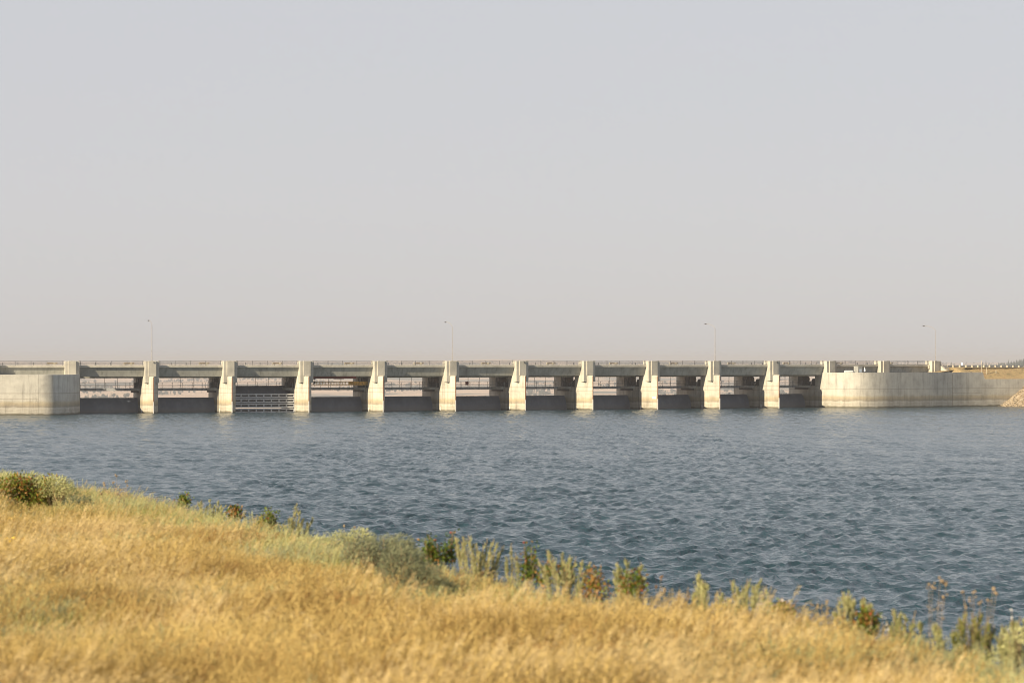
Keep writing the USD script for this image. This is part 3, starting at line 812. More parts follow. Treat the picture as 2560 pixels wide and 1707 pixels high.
M_CONIF = leafy('conifer_needles', (.045, .06, .058), (.085, .105, .095), .1)
M_BARK = plain('bark', (.10, .075, .055), .9, .3)
def conifer(h, r, seed, n=11):
    g = np.random.default_rng(seed)
    m = MB()
    for k in range(n):
        t = k / (n - 1)
        z = h * (.12 + .86 * t)
        rr = r * (1 - t) ** .85 * g.uniform(.8, 1.15) + .05
        a0_ = g.uniform(0, 6)
        nb = 7
        for j in range(nb):
            a = a0_ + j * 2 * math.pi / nb + g.normal() * .2
            e = rr * g.uniform(.75, 1.15)
            d = np.array([math.cos(a), math.sin(a), 0]); s = np.array([-math.sin(a), math.cos(a), 0]) * rr * .42
            top = np.array([0, 0, z + h * .09]); tip = d * e + [0, 0, z - h * .05 * g.uniform(.4, 1.4)]
            mid = d * e * .55 + [0, 0, z + h * .01]
            m.add([top, mid + s, tip, mid - s], [[0, 1, 2], [0, 2, 3]])
    return m
far_trees = [(2378, 902.5, 6, 'small hazy conifer just left of the white sign'), (2387, 906, 4, 'lower hazy conifer close to the white sign'), (2456, 903, 7, 'hazy conifer behind the thin post at the wall step'),
             (2465, 900, 10, 'hazy pointed conifer right of the wall step'), (2496, 904.5, 7, 'small hazy conifer midway along the guardrail'), (2521, 899, 12, 'broad pointed hazy conifer, tallest single one left of the treed rise'),
             (2541, 897.5, 12, 'slim hazy conifer starting the treed rise at right edge'), (2546, 899, 11, 'second hazy conifer of the treed rise'), (2550, 897, 12, 'third hazy conifer of the treed rise'),
             (2555, 896, 12, 'fourth hazy conifer of the treed rise'), (2559, 894, 13, 'hazy conifer at the very right picture edge')]
for k, (px, ytop, hp, t) in enumerate(far_trees):
    d = 4300.0 + 60 * k
    tp = at(px, ytop, d)
    hh = hp * d / FPX * 1.0 + 9.0
    tr = thing('conifer', t, 'tree', (tp[0], tp[1], tp[2] - hh), rng.uniform(0, 6))
    conifer(hh, hh * (.26 if 'broad' in t else .17), 100 + k).build('crown', M_CONIF, tr)
    MB().bar((0, 0, -1), (0, 0, hh * .5), .4, 6, .15).build('trunk', M_BARK, tr)

# distant woods: patches of trees on the plain
def bushy(h, seed):
    g = np.random.default_rng(seed)
    m = MB()
    for k in range(90):
        d = g.normal(size=3); d /= np.linalg.norm(d)
        c = d * g.uniform(.55, 1) * [h * .42, h * .42, h * .42] + [0, 0, h * .55]
        a = g.normal(size=3); a /= np.linalg.norm(a); b = np.cross(a, d); b /= np.linalg.norm(b) + 1e-9
        s = h * .13 * g.uniform(.6, 1.3)
        m.add([c + a * s, c + b * s, c - a * s, c - b * s], [[0, 1, 2], [0, 2, 3]])
    m.bar((0, 0, -.5), (0, 0, h * .4), .2, 5)
    return m
def instancer(path, protos, pos, ids, yaw, scale, tilt=None):
    pi = UsdGeom.PointInstancer.Define(stage, path)
    targets = []
    for k, (m, mt) in enumerate(protos):
        pr = usdkit.mesh(stage, f'{path}/prototype_{k}', m.arrays(), mt)
        targets.append(pr.GetPath())
    pi.CreatePrototypesRel().SetTargets(targets)
    pi.CreatePositionsAttr(Vt.Vec3fArray.FromNumpy(np.asarray(pos, np.float32)))
    pi.CreateProtoIndicesAttr(Vt.IntArray.FromNumpy(np.asarray(ids, np.int32)))
    pi.CreateScalesAttr(Vt.Vec3fArray.FromNumpy(np.asarray(scale, np.float32)))
    q = np.zeros((len(pos), 4))
    q[:, 0], q[:, 3] = np.cos(yaw / 2), np.sin(yaw / 2)
    pi.CreateOrientationsAttr(Vt.QuathArray([Gf.Quath(float(a), float(b), float(c_), float(d)) for a, b, c_, d in q]))
    return pi.GetPrim()
g = np.random.default_rng(17)
P = []
for c in range(150):
    d = g.uniform(4200, 12500)
    px = g.uniform(-150, 2750)
    cx = (px - 1280) / FPX * d
    for k in range(int(g.integers(6, 40))):
        P.append((cx + g.normal() * d * .0035, d + g.normal() * 110))
for k in range(900):      # the treed skyline
    d = g.uniform(11500, 14500)
    px = g.uniform(1050, 2700)
    P.append(((px - 1280) / FPX * d, d))
for k in range(420):      # the treed rise at right
    d = g.uniform(4200, 5000)
    px = 2465 + 215 * g.random() ** .65
    P.append(((px - 1280) / FPX * d, d))
P = np.array(P)
P = P[(P[:, 1] > 9000) | (P[:, 0] < 90 + P[:, 1] * .115) | ((P[:, 1] < 5050) & (P[:, 0] / P[:, 1] > .174))]
zP = far_height(P[:, 0], P[:, 1]) - .4
sc = g.uniform(.7, 1.5, len(P))
rise = (P[:, 1] < 5050) & (P[:, 0] / P[:, 1] > .172)
sc = sc * 1.1
sc[rise] = (.4 + .95 * np.clip((P[rise, 0] / P[rise, 1] * FPX - 1200) / 90, 0, 1)) * g.uniform(.45, 1.15, rise.sum())
o = instancer('/World/distant_woods', [(bushy(8, 1), M_CONIF), (bushy(7, 2), M_CONIF), (conifer(9, 2.2, 3, 8), M_CONIF)], np.c_[P, zP], np.where(rise, 2, g.integers(0, 3, len(P))), g.uniform(0, 6, len(P)), np.repeat(sc[:, None], 3, 1))
tag(o, 'hazy dark tree patches scattered over the far plain', 'woods', None, 'stuff')

# ------------------------------------------------------------------ near bank
CREST = [(-80, 240), (-35, 125), (-22, 92), (-14, 66), (-10.3, 54), (-6.4, 44), (-3.55, 35), (-1.6, 28.8), (0, 23.9), (1.2, 21.5), (2.35, 19.3), (3.3, 16.7), (5.2, 12), (9, 4), (14, -6), (24, -25)]
cl = catmull(CREST, 12)
ctan = np.gradient(cl, axis=0); ctan /= np.linalg.norm(ctan, axis=1, keepdims=True)
from scipy.spatial import cKDTree
ctree = cKDTree(cl)
def crest_s(x, y):
    p_ = np.stack([np.asarray(x, float), np.asarray(y, float)], -1)
    d, i = ctree.query(p_)
    r = p_ - cl[i]
    t = ctan[i]
    return t[..., 0] * r[..., 1] - t[..., 1] * r[..., 0]      # left of the running direction = towards the water
def bank_z(x, y):
    x, y = np.asarray(x, float), np.asarray(y, float)
    s = crest_s(x, y)
    base = EYE - 2.25 - .0095 * (np.clip(y, 0, 200) - 17)
    n = meshkit.fbm(np.stack([x / 3.2, y / 3.2, x * 0], -1), 4, 31) - .5
    z = base + n * .28
    so = np.clip(s + .6, 0, None)
    z -= so * so / (so + 2.0) * .52
    return z
def bank_mesh():
    xs = np.r_[np.arange(-110, -24, 3), np.arange(-24, 10, .28), np.arange(10, 60, 2.5)]
    ys = np.r_[np.arange(-60, 8, 3), np.arange(8, 62, .3), np.arange(62, 270, 3)]
    X, Y = np.meshgrid(xs, ys)
    Z = np.maximum(bank_z(X, Y), -3.0)
    V = np.stack([X, Y, Z], -1).reshape(-1, 3)
    ny, nx = X.shape
    I, J = np.meshgrid(np.arange(ny - 1), np.arange(nx - 1), indexing='ij')
    q = np.stack([I * nx + J, I * nx + J + 1, (I + 1) * nx + J + 1, (I + 1) * nx + J], -1).reshape(-1, 4)
    return compact(V, np.vstack([q[:, [0, 1, 2]], q[:, [0, 2, 3]]]))
M_SOIL = mat('straw_covered_soil', {
    'g': ('geometry', {}), 'n': ('noise_texture', {'scale': 2.2, 'detail': 7.0, 'roughness': .7}),
    'r': ('rgb_ramp', {'ramp': [(.3, (.16, .11, .045)), (.5, (.30, .20, .075)), (.7, (.38, .26, .10))]}),
    'n2': ('noise_texture', {'scale': 40.0, 'detail': 4.0}), 'b': ('bump', {'strength': .7, 'distance': .05}),
    'p': ('principled_bsdf', {'roughness': .95, 'specular_ior_level': .1})},
    [('g.position', 'n.vector'), ('n.fac', 'r.fac'), ('r.color', 'p.base_color'), ('g.position', 'n2.vector'), ('n2.fac', 'b.height'), ('b.normal', 'p.normal')])
tag(usdkit.mesh(stage, '/World/near_bank', bank_mesh(), M_SOIL, smooth=True), kind='structure')

# ------------------------------------------------------------------ grass
def ribbon(m, pts, wd, side):
    pts = np.asarray(pts, float)
    n = len(pts)
    w_ = np.linspace(wd, wd * .35, n)[:, None] * side
    V = np.empty((2 * n, 3)); V[0::2] = pts - w_; V[1::2] = pts + w_
    F = []
    for i in range(n - 1):
        a = 2 * i
        F += [[a, a + 1, a + 3], [a, a + 3, a + 2]]
    m.add(V, F)
def leafquad(m, c, d, ln, wd, g):
    d = d / (np.linalg.norm(d) + 1e-9)
    s = np.cross(d, g.normal(size=3)); s /= np.linalg.norm(s) + 1e-9
    m.add([c, c + d * ln * .45 + s * wd, c + d * ln, c + d * ln * .45 - s * wd], [[0, 1, 2], [0, 2, 3]])
WIND = np.array([.85, .25, 0])
def grass_tuft(seed, n=34, h=.42, spread=.13, heads=True, lean=.38, bw=.0022):
    g = np.random.default_rng(seed)
    m = MB()
    for k in range(n):
        b = np.array([g.normal() * spread, g.normal() * spread, 0])
        hh = h * g.uniform(.55, 1.15)
        d = np.array([g.normal() * .22, g.normal() * .22, 0]) + WIND * lean * g.uniform(.3, 1.3)
        pts = [b + d * hh * t ** 1.8 + [0, 0, hh * (t - .18 * np.linalg.norm(d) * t ** 2)] for t in (0, .4, .75, 1.0)]
        a = g.uniform(0, 6.28)
        ribbon(m, pts, bw * g.uniform(.7, 1.5), np.array([math.cos(a), math.sin(a), 0]))
        if heads and g.random() < .75:
            tip = pts[-1]; dirv = pts[-1] - pts[-2]; dirv /= np.linalg.norm(dirv)
            for j in range(11):
                t = j / 10.0
                c = tip - dirv * .085 * (1 - t) + [0, 0, -.02 * t]
                leafquad(m, c, dirv * .7 + WIND * .35 + g.normal(size=3) * .38 + [0, 0, -.25], g.uniform(.016, .034), .0024, g)
        elif g.random() < .6:
            leafquad(m, pts[1], pts[2] - pts[1] + g.normal(size=3) * .12, hh * .5, .0035, g)
    return m
M_STRAW = leafy('dry_golden_grass', (.27, .175, .05), (.62, .475, .19), .3, .75)
M_STRAW2 = leafy('pale_straw_grass', (.42, .30, .12), (.66, .53, .28), .3, .75)
M_GREENG = leafy('green_grass', (.12, .13, .035), (.29, .27, .085), .35, .7)
M_SAGE = leafy('grey_green_sage', (.125, .14, .08), (.32, .33, .195), .3, .8)
M_WORM = leafy('pale_wormwood', (.33, .34, .14), (.55, .54, .27), .35, .8)
M_GREENW = leafy('yellow_green_wormwood', (.22, .24, .06), (.43, .43, .15), .35, .8)
M_ROSE = leafy('rose_leaves', (.04, .085, .010), (.18, .21, .028), .35, .55)
M_ROSER = leafy('reddened_rose_leaves', (.14, .055, .018), (.32, .17, .04), .35, .55)
M_HIP = plain('red_rose_hip', (.30, .05, .015), .35, .2, 30)
M_TWIG = plain('dry_twig', (.22, .16, .09), .9, .3, 10)
M_HEADB = plain('dry_seed_head', (.27, .19, .10), .9, .3, 20)
M_YFLOW = plain('yellow_petals', (.72, .47, .02), .6, .15, 20)

EXCL = []
# ------------------------------------------------------------------ single plants along the crest
def ground_at(px, py):
    """The point of the bank seen at this place of the photograph, given the row of a plant's foot."""
    lo, hi = 8.0, 75.0
    for d in np.arange(9, 75, .05):
        x = (px - 1280) / FPX * d
        z = EYE - (py - HOR) / FPX * d
        if bank_z(np.array([x]), np.array([d]))[0] + .12 >= z or crest_s(np.array([x]), np.array([d]))[0] > .55:
            return np.array([x, d, bank_z(np.array([x]), np.array([d]))[0] - .02])
def spire_plant(name, label, px, foot, tops, mat_=M_WORM, cat='plant', dens=1.0, fuzz=1.0):
    """Wormwood: stems with fine upright leaves; tops are (px, py) of the stem tips."""
    b = ground_at(px, foot)
    g = np.random.default_rng(int(px) * 7 + int(foot))
    t = thing(name, label, cat, b, 0)
    st, lf = MB(), MB()
    EXCL.append((b[0], b[1], .10))
    for (tx, ty) in tops:
        d = b[1] + g.uniform(-.12, .12)
        tip = at(tx, ty, d) - b
        base = np.array([g.normal() * .04 + tip[0] * .45, d - b[1], 0.0])
        hgt = tip[2]
        pts = [base * (1 - u) + np.array([tip[0], tip[1], 0]) * u ** 1.0 * 1 + (base * 0) for u in np.linspace(0, 1, 7)]
        pts = [np.array([base[0] + (tip[0] - base[0]) * u ** 1.6, base[1] + (tip[1] - base[1]) * u, hgt * u]) for u in np.linspace(0, 1, 8)]
        MB().path(pts, .0035, 4).build('stem', M_TWIG, t)
        def plume(q, n, l0):
            ax = q[-1] - q[0]
            for k in range(n):
                u = 1 - g.random() ** .8
                w_ = u * (len(q) - 1); i = min(int(w_), len(q) - 2); f = w_ - i
                c = q[i] * (1 - f) + q[i + 1] * f
                axis = q[i + 1] - q[i]; axis /= np.linalg.norm(axis) + 1e-9
                out = g.normal(size=3); out -= axis * (out @ axis); out /= np.linalg.norm(out) + 1e-9
                leafquad(lf, c, axis * g.uniform(.7, 1.3) + out * .6 + WIND * .15, l0 * (.35 + 1.0 * (1 - u)) * g.uniform(.7, 1.3) * fuzz, .0030 * fuzz, g)
        plume(pts[2:], int(110 * dens), .024)
        for k in range(int(20 * dens)):
            u = g.uniform(.22, .93); w_ = u * 7; i = min(int(w_), 6)
            c = pts[i] * (1 - w_ + i) + pts[i + 1] * (w_ - i)
            axis = pts[i + 1] - pts[i]; axis /= np.linalg.norm(axis)
            out = g.normal(size=3) * [1, .8, .3]; out /= np.linalg.norm(out)
            ln = hgt * (.04 + .36 * (1 - u)) * g.uniform(.6, 1.2)
            dr = axis * 1.0 + out * .38 + WIND * .05
            q = [c + dr * ln * t_ + np.array([0, 0, .12 * ln * t_ * t_]) for t_ in (0, .5, 1.0)]
            st.path(q, .0016, 3)
            plume(q, int(28 * dens), .026)
    tag(st.build('side_twigs', M_TWIG, t), kind='stuff')
    tag(lf.build('foliage', mat_, t), kind='stuff')
    return t
def rose(name, label, px, foot, box, nst=9, nlf=260, hips=9, red=.35, lsz=.03, cat='shrub'):
    """Wild rose: arching stems, broad small leaves, red hips, filling the pixel box (x0, x1, y0, y1)."""
    b = ground_at(px, foot)
    g = np.random.default_rng(int(px) * 3 + int(foot))
    rr = (box[1] - box[0]) / 2 / FPX * b[1]
    if rr > .25:
        for q in (0, .5, 1.0, 1.6, 2.2, 2.8):
            EXCL.append((b[0] * (b[1] - q) / b[1], b[1] - q, rr))
    else:
        EXCL.append((b[0], b[1], .08))
    t = thing(name, label, cat, b, 0)
    st, l1, l2, hp = MB(), MB(), MB(), MB()
    x0, x1, y0, y1 = box
    tips = []
    for k in range(nst):
        tx, ty = g.uniform(x0, x1), y0 + (y1 - y0) * g.random() ** 1.4 * .75
        tip = at(tx, ty, b[1] + g.uniform(-.2, .2)) - b
        base = np.array([tip[0] * .5 + g.normal() * .03, g.normal() * .06, 0])
        pts = [base + (tip - base) * np.array([u ** 1.3, u, u ** .85]) for u in np.linspace(0, 1, 7)]
        MB().path(pts, .005, 5).build('stem', M_TWIG, t); tips.append(pts)
    ico2 = trimesh.creation.icosphere(1, 1.0)
    zlo = at(px, y1, b[1])[2] - b[2]
    lsz = lsz * 1.15
    for k in range(int(nlf * 4)):
        pts = tips[g.integers(nst)]
        u = g.uniform(.3, 1.0) * 6; i = min(int(u), 5); f = u - i
        c = pts[i] * (1 - f) + pts[i + 1] * f + g.normal(size=3) * lsz * 1.0
        if c[2] < zlo:
            c[2] = zlo + abs(c[2] - zlo) * .6
        d = g.normal(size=3) + [0, 0, .5]
        leafquad(l2 if g.random() < red else l1, c, d, lsz * g.uniform(.7, 1.4), lsz * .3, g)
    for k in range(hips):
        pts = tips[g.integers(nst)]
        c = pts[-1 - int(g.integers(0, 3))] + g.normal(size=3) * .02
        s = g.uniform(.0065, .0095)
        MB().add(ico2.vertices * [s, s, s * 1.25] + c, ico2.faces).build('rose_hip', M_HIP, t, smooth=True)
    if l1.n: tag(l1.build('foliage', M_ROSE, t), kind='stuff')
    if l2.n: tag(l2.build('reddened_foliage', M_ROSER, t), kind='stuff')
    return t
def mound(name, label, px, foot, spots, mat_=M_SAGE, cat='shrub', n=1500, ln=.035):
    """Sagebrush: many fine twigs and small grey leaves; spots are (px, py, radius px, weight)."""
    b = ground_at(px, foot)
    g = np.random.default_rng(int(px) * 5 + int(foot))
    t = thing(name, label, cat, b, 0)
    tw, lf = MB(), MB()
    for (sx, sy, sr) in spots:
        gp = ground_at(sx, min(sy + sr, foot))
        c0 = at(sx, sy, gp[1]) - b
        r = sr / FPX * gp[1]
        EXCL.append((gp[0], gp[1], r * 1.1))
        EXCL.append((gp[0] * (gp[1] - .9) / gp[1], gp[1] - .9, r * .9))
        foot_ = np.array([c0[0], c0[1], gp[2] - b[2]])
        for k in range(int(1.6 * n * (r / .25) ** 2)):
            d = g.normal(size=3); d[2] = abs(d[2]) * .9 - .15; d /= np.linalg.norm(d)
            c = c0 + d * r * g.uniform(.55, 1.05) * np.array([1.0, .8, .95])
            leafquad(lf, c, d * .7 + WIND * .5 + g.normal(size=3) * .4, ln * g.uniform(.6, 1.5), ln * .11, g)
            if k % 28 == 0:
                tw.bar(foot_ + g.normal(size=3) * [.03, .03, 0], c, .003, 4)
    tag(tw.build('twigs', M_TWIG, t), kind='stuff')
    tag(lf.build('foliage', mat_, t), kind='stuff')
    return t
def stalk(name, label, px, foot, tops, head=.012, mat_=M_HEADB, cat='plant', stem=M_TWIG, hz=1.2):
    """Dry flower stalks: thin stems that end in small heads at (px, py)."""
    b = ground_at(px, foot)
    g = np.random.default_rng(int(px) * 11 + int(foot))
    t = thing(name, label, cat, b, 0)
    lf = MB()
    ico2 = trimesh.creation.icosphere(1, 1.0)
    for (tx, ty) in tops:
        tip = at(tx, ty, b[1] + g.uniform(-.05, .05)) - b
        base = np.array([tip[0] * .4, 0, 0])
        pts = [base + (tip - base) * np.array([u ** 1.5, u, u]) for u in np.linspace(0, 1, 6)]
        MB().path(pts, .0017, 4).build('stem', stem, t)
        hd = MB()
        for j in range(3):
            c = tip + g.normal(size=3) * head * (.9 if j else 0)
            s = head * g.uniform(.3, .6)
            hd.add(ico2.vertices * (1 + g.normal(size=(len(ico2.vertices), 1)) * .15) * [s, s, s * hz] + c, ico2.faces)
        for j in range(5):
            c = pts[2 + int(g.integers(0, 3))]
            leafquad(lf, c, g.normal(size=3) + [0, 0, .6], .04, .004, g)
        hd.build('flower_head', mat_, t)
    tag(lf.build('stem_leaves', stem, t), kind='stuff')
    return t

# wild roses
rose('rose_bush', 'dark wild rose bush with red hips at the left picture edge', 70, 1276, (-15, 152, 1192, 1270), 30, 1500, 34, .34, .042)
rose('rose_bush', 'upright green rose sprig with red hips above the sagebrush mound', 1098, 1475, (1057, 1138, 1326, 1404), 10, 330, 20, .12, .028)
rose('rose_bush', 'tall narrow green rose stem right of the crest centre', 1316, 1462, (1296, 1345, 1364, 1450), 5, 150, 6, .15, .028)
rose('rose_bush', 'low green rose clump under the arching wormwood spray', 1385, 1466, (1345, 1440, 1418, 1458), 8, 190, 8, .3, .028)
rose('rose_bush', 'small green rose tuft among three wormwood spires', 1578, 1490, (1552, 1605, 1448, 1480), 6, 110, 5, .35, .028)
rose('rose_bush', 'green and red rose bush before the wormwood at lower right', 2165, 1590, (2130, 2195, 1528, 1580), 9, 230, 10, .3, .028)
rose('rose_bush', 'reddish rose clump left of the dry flower stalks at right', 1960, 1565, (1930, 2000, 1505, 1558), 8, 170, 6, .5, .028)
rose('rose_bush', 'small dark rose twig on the crest at left, first of two', 460, 1275, (450, 470, 1246, 1266), 4, 90, 2, .2, .04)
rose('rose_bush', 'small reddish rose twig on the crest at left, second of two', 590, 1300, (580, 602, 1266, 1296), 4, 90, 4, .6, .04)
rose('rose_bush', 'olive rose clump left of the pale wormwood at 650', 655, 1330, (636, 690, 1270, 1322), 8, 220, 3, .15, .035)
rose('rose_bush', 'low red rose sprig in the golden grass at centre right', 1490, 1500, (1465, 1520, 1482, 1498), 5, 60, 7, .7, .026)
rose('rose_bush', 'low red rose sprig right of the arching spray', 1470, 1475, (1455, 1500, 1445, 1470), 5, 70, 3, .7, .026)

# sagebrush mounds
mound('sagebrush', 'large grey green sagebrush mound in the golden grass', 1000, 1500, [(905, 1395, 55), (960, 1395, 62), (1010, 1430, 68), (1060, 1470, 62), (1110, 1490, 42), (1135, 1500, 44), (1155, 1512, 30), (870, 1375, 35), (1000, 1375, 42), (1060, 1420, 50)], M_SAGE, n=1500)
mound('sagebrush', 'pale rounded sagebrush on the crest left of the big mound', 830, 1400, [(800, 1368, 30), (850, 1360, 34), (900, 1350, 32)], M_WORM, n=1300)
mound('sagebrush', 'grey green sagebrush hummock behind the left rose bush', 110, 1275, [(20, 1225, 42), (80, 1222, 44), (140, 1232, 46), (185, 1258, 30)], M_WORM, n=900, ln=.05)
mound('sagebrush', 'low sage clump right of the left rose bush', 200, 1290, [(180, 1262, 24), (215, 1262, 22)], M_SAGE, n=900, ln=.045)
mound('sagebrush', 'grey sage tuft low in the grass at bottom right', 2200, 1640, [(2290, 1625, 34)], M_SAGE, n=900)
mound('sagebrush', 'greenish sage at the lower right corner', 2520, 1690, [(2525, 1640, 46), (2550, 1600, 36)], M_WORM, n=900)

# wormwood spires
def fan(xa, xb, ya, yb, n, seed, skew=0):
    g = np.random.default_rng(seed)
    return [(xa + (xb - xa) * (k + .5 + g.normal() * .2) / n + skew, ya + (yb - ya) * g.random()) for k in range(n)]
spire_plant('wormwood', 'pale wormwood clump with one tall tip, left of centre crest', 725, 1350, [(742, 1256)] + fan(690, 790, 1275, 1310, 8, 1))
spire_plant('wormwood', 'feathery pale plant on the crest right of the left twigs', 520, 1300, fan(490, 580, 1246, 1268, 9, 2))
spire_plant('wormwood', 'wormwood patch just right of the rose sprig', 1190, 1430, fan(1132, 1265, 1332, 1375, 15, 3))
spire_plant('wormwood', 'arching wormwood spray bending to the left and right', 1420, 1468, [(1366, 1373), (1380, 1385), (1345, 1395), (1405, 1380), (1425, 1385), (1440, 1390), (1455, 1398), (1475, 1402), (1488, 1428)])
spire_plant('wormwood', 'three pointed wormwood spires right of centre', 1565, 1500, [(1543, 1403), (1567, 1397), (1602, 1404), (1535, 1425), (1580, 1425), (1612, 1440)], dens=1.4)
spire_plant('wormwood', 'single tall wormwood spire', 1755, 1540, [(1747, 1426), (1757, 1450), (1766, 1458), (1735, 1475)], dens=1.5)
spire_plant('wormwood', 'broad wormwood stand, fourth spire group from centre', 1870, 1560, [(1826, 1449), (1868, 1446), (1902, 1444), (1840, 1465), (1855, 1470), (1885, 1465), (1915, 1462), (1928, 1464), (1815, 1490)], dens=1.3)
spire_plant('wormwood', 'wormwood clump leaning left beside the lower right rose bush', 2135, 1590, [(2094, 1492), (2104, 1476), (2118, 1482), (2135, 1492), (2155, 1490), (2172, 1505), (2085, 1520)], dens=1.3)
spire_plant('wormwood', 'wormwood pair between lower right rose and tall stalks', 2262, 1620, [(2228, 1522), (2246, 1530), (2262, 1535), (2288, 1525), (2298, 1550), (2215, 1550)], dens=1.2)
spire_plant('wormwood', 'slim wormwood beside the tall dry stalks', 2340, 1635, [(2335, 1555), (2345, 1562), (2352, 1570)], dens=1.2)
spire_plant('wormwood', 'greenish tall wormwood stand near the right corner', 2430, 1668, [(2395, 1545), (2410, 1525), (2430, 1530), (2450, 1520), (2470, 1540), (2380, 1570), (2485, 1560), (2440, 1550)], M_GREENW, dens=1.4)
spire_plant('wormwood', 'pale wormwood at the right picture edge', 2540, 1690, [(2505, 1560), (2530, 1545), (2550, 1540), (2565, 1535), (2520, 1580), (2490, 1590)], dens=1.3)
spire_plant('wormwood', 'small wormwood shoot right of the arching spray', 1300, 1460, [(1278, 1356), (1288, 1380), (1268, 1390)], dens=1.0)
spire_plant('wormwood', 'low wormwood shoot left of the single spire', 1690, 1530, [(1720, 1465), (1700, 1490), (1680, 1500)], M_HEADB, dens=.6)
spire_plant('wormwood', 'short wormwood shoots right of the single spire', 1802, 1552, [(1800, 1470), (1812, 1500), (1790, 1505)], dens=.8)

# dry stalks
stalk('dry_stalk', 'dry brown flower stalks standing above the crest at left', 300, 1285, [(291, 1190), (283, 1205), (299, 1222), (262, 1212), (319, 1201), (318, 1213), (295, 1235), (253, 1233), (300, 1245)], .022)
stalk('dry_stalk', 'thin dry stalk with dark head left of the sagebrush mound', 870, 1400, [(860, 1314), (886, 1316), (893, 1345), (875, 1360)], .016)
stalk('dry_stalk', 'tall slender stalks with flat tops at lower right', 2322, 1640, [(2322, 1460), (2350, 1450), (2365, 1455), (2330, 1465), (2356, 1490)], .018, M_HEADB)
stalk('dry_stalk', 'loose dry seed stalks above the green wormwood at right', 2440, 1660, [(2408, 1478), (2425, 1500), (2432, 1480), (2482, 1470), (2490, 1480), (2470, 1500), (2450, 1505), (2415, 1515)], .014)
stalk('dry_stalk', 'dry red brown flower heads right of the reddish rose clump', 2050, 1580, [(2027, 1508), (2055, 1511), (2068, 1505), (2044, 1515), (2071, 1520), (2035, 1530), (2066, 1527)], .013)
stalk('dry_stalk', 'pale flower heads left of the dry red brown ones', 1960, 1570, [(1954, 1501), (1976, 1504), (1949, 1515)], .012, M_PALE)
stalk('dry_stalk', 'white topped stalk near the right picture edge', 2528, 1680, [(2528, 1523), (2529, 1545), (2518, 1575)], .009, M_PALE)
stalk('dry_stalk', 'dry pale stalk between wormwood pair and rose bush', 2212, 1620, [(2205, 1540), (2215, 1560), (2220, 1575)], .01, M_PALE)
stalk('dry_stalk', 'lone rusty stalk between the wormwood spires', 1650, 1530, [(1651, 1442), (1640, 1468), (1662, 1478)], .014, M_ROSER)
stalk('dry_stalk', 'single red brown head before the broad wormwood stand', 1698, 1550, [(1698, 1490), (1690, 1510)], .014, M_ROSER)
stalk('yellow_flower', 'yellow flowers in the grass at the left picture edge, upper group', 20, 1345, [(12, 1300), (24, 1296), (20, 1318), (42, 1312), (8, 1322)], .055, M_YFLOW, 'flower', M_GREENG, .5)
stalk('yellow_flower', 'yellow flowers in the grass at the left picture edge, lower group', 28, 1400, [(22, 1354), (27, 1352), (38, 1374), (18, 1360)], .05, M_YFLOW, 'flower', M_GREENG, .5)
stalk('yellow_flower', 'lone yellow flower low in the grass at right', 1812, 1655, [(1811, 1622), (1814, 1628)], .03, M_YFLOW, 'flower', M_GREENG, .5)

# ------------------------------------------------------------------ grass instances
def scatter(dens, ylo, yhi, cond, seed, sparse=True):
    g = np.random.default_rng(seed)
    area = (yhi - ylo) * 30.0
    n = int(dens * area)
    x, y = g.uniform(-20, 10, n), g.uniform(ylo, yhi, n)
    ok = (np.abs(x) < .215 * y + 1.2)
    x, y = x[ok], y[ok]
    if EXCL:
        e = np.array(EXCL)
        d2 = np.min(((x[:, None] - e[:, 0]) ** 2 + ((y[:, None] - e[:, 1]) * .6) ** 2) / e[:, 2] ** 2, axis=1)
        ok = d2 > 1 if sparse else d2 > -1
        x, y = x[ok], y[ok]
    s = crest_s(x, y)
    ok = cond(x, y, s, g)
    return x[ok], y[ok], g
def depth_px(x, y):
    return x / y * FPX + 1280
# golden grass everywhere behind the crest, thinner where the green belt grows
def patch(x, y, f, seed):
    return meshkit.fbm(np.stack([x / f, y / f, x * 0], -1), 4, seed)
def golden_ok(x, y, s, g):
    belt = np.interp(y, [22, 28, 38, 54, 70], [.05, .3, 1.1, 3.8, 6.0])
    p_ = np.clip((-s - belt) / 1.2 + .5, 0.3, 1)
    return (s < .6) & (g.random(len(x)) < np.maximum(p_, np.where(s < .5, .12, 0)))
PA, PY, PS, PI_ = [], [], [], []
pos, ids, yaw, scl = [], [], [], []
for dens, lo, hi, sd in ((110, 9, 17, 1), (95, 17, 24, 2), (70, 24, 36, 3), (45, 36, 62, 4)):
    x, y, g = scatter(dens, lo, hi, golden_ok, 40 + sd)
    z = bank_z(x, y) - .01
    k = patch(x, y, 1.7, 77)
    k2 = patch(x, y, .8, 99)
    pos.append(np.c_[x, y, z])
    ids.append(np.where(k2 > .56, 3 + g.integers(0, 2, len(x)), g.integers(0, 3, len(x))))
    yaw.append(g.normal(0, .35, len(x)))
    scl.append(g.uniform(.75, 1.15, len(x)) * np.interp(crest_s(x, y), [-2.2, -.6], [1.0, .78]) * (.45 + 1.25 * (k - .15)) * np.interp(y, [12, 24], [1.22, 1.0]))
pos, ids, yaw, scl = np.vstack(pos), np.concatenate(ids), np.concatenate(yaw), np.concatenate(scl)
M_STRAW3 = leafy('russet_grass', (.20, .115, .04), (.42, .27, .10), .3, .8)
protos = [(grass_tuft(1), M_STRAW), (grass_tuft(2, 30, .46), M_STRAW), (grass_tuft(3, 36, .38), M_STRAW3), (grass_tuft(4, 34, .44, lean=.5), M_STRAW2), (grass_tuft(5, 14, .50, heads=True, lean=.3), M_STRAW2)]
o = instancer('/World/dry_grass', protos, pos, ids, yaw, np.repeat(scl[:, None], 3, 1))
tag(o, 'golden dry grass with drooping seed heads covering the near bank', 'grass', None, 'stuff')
N_DRY = len(pos)

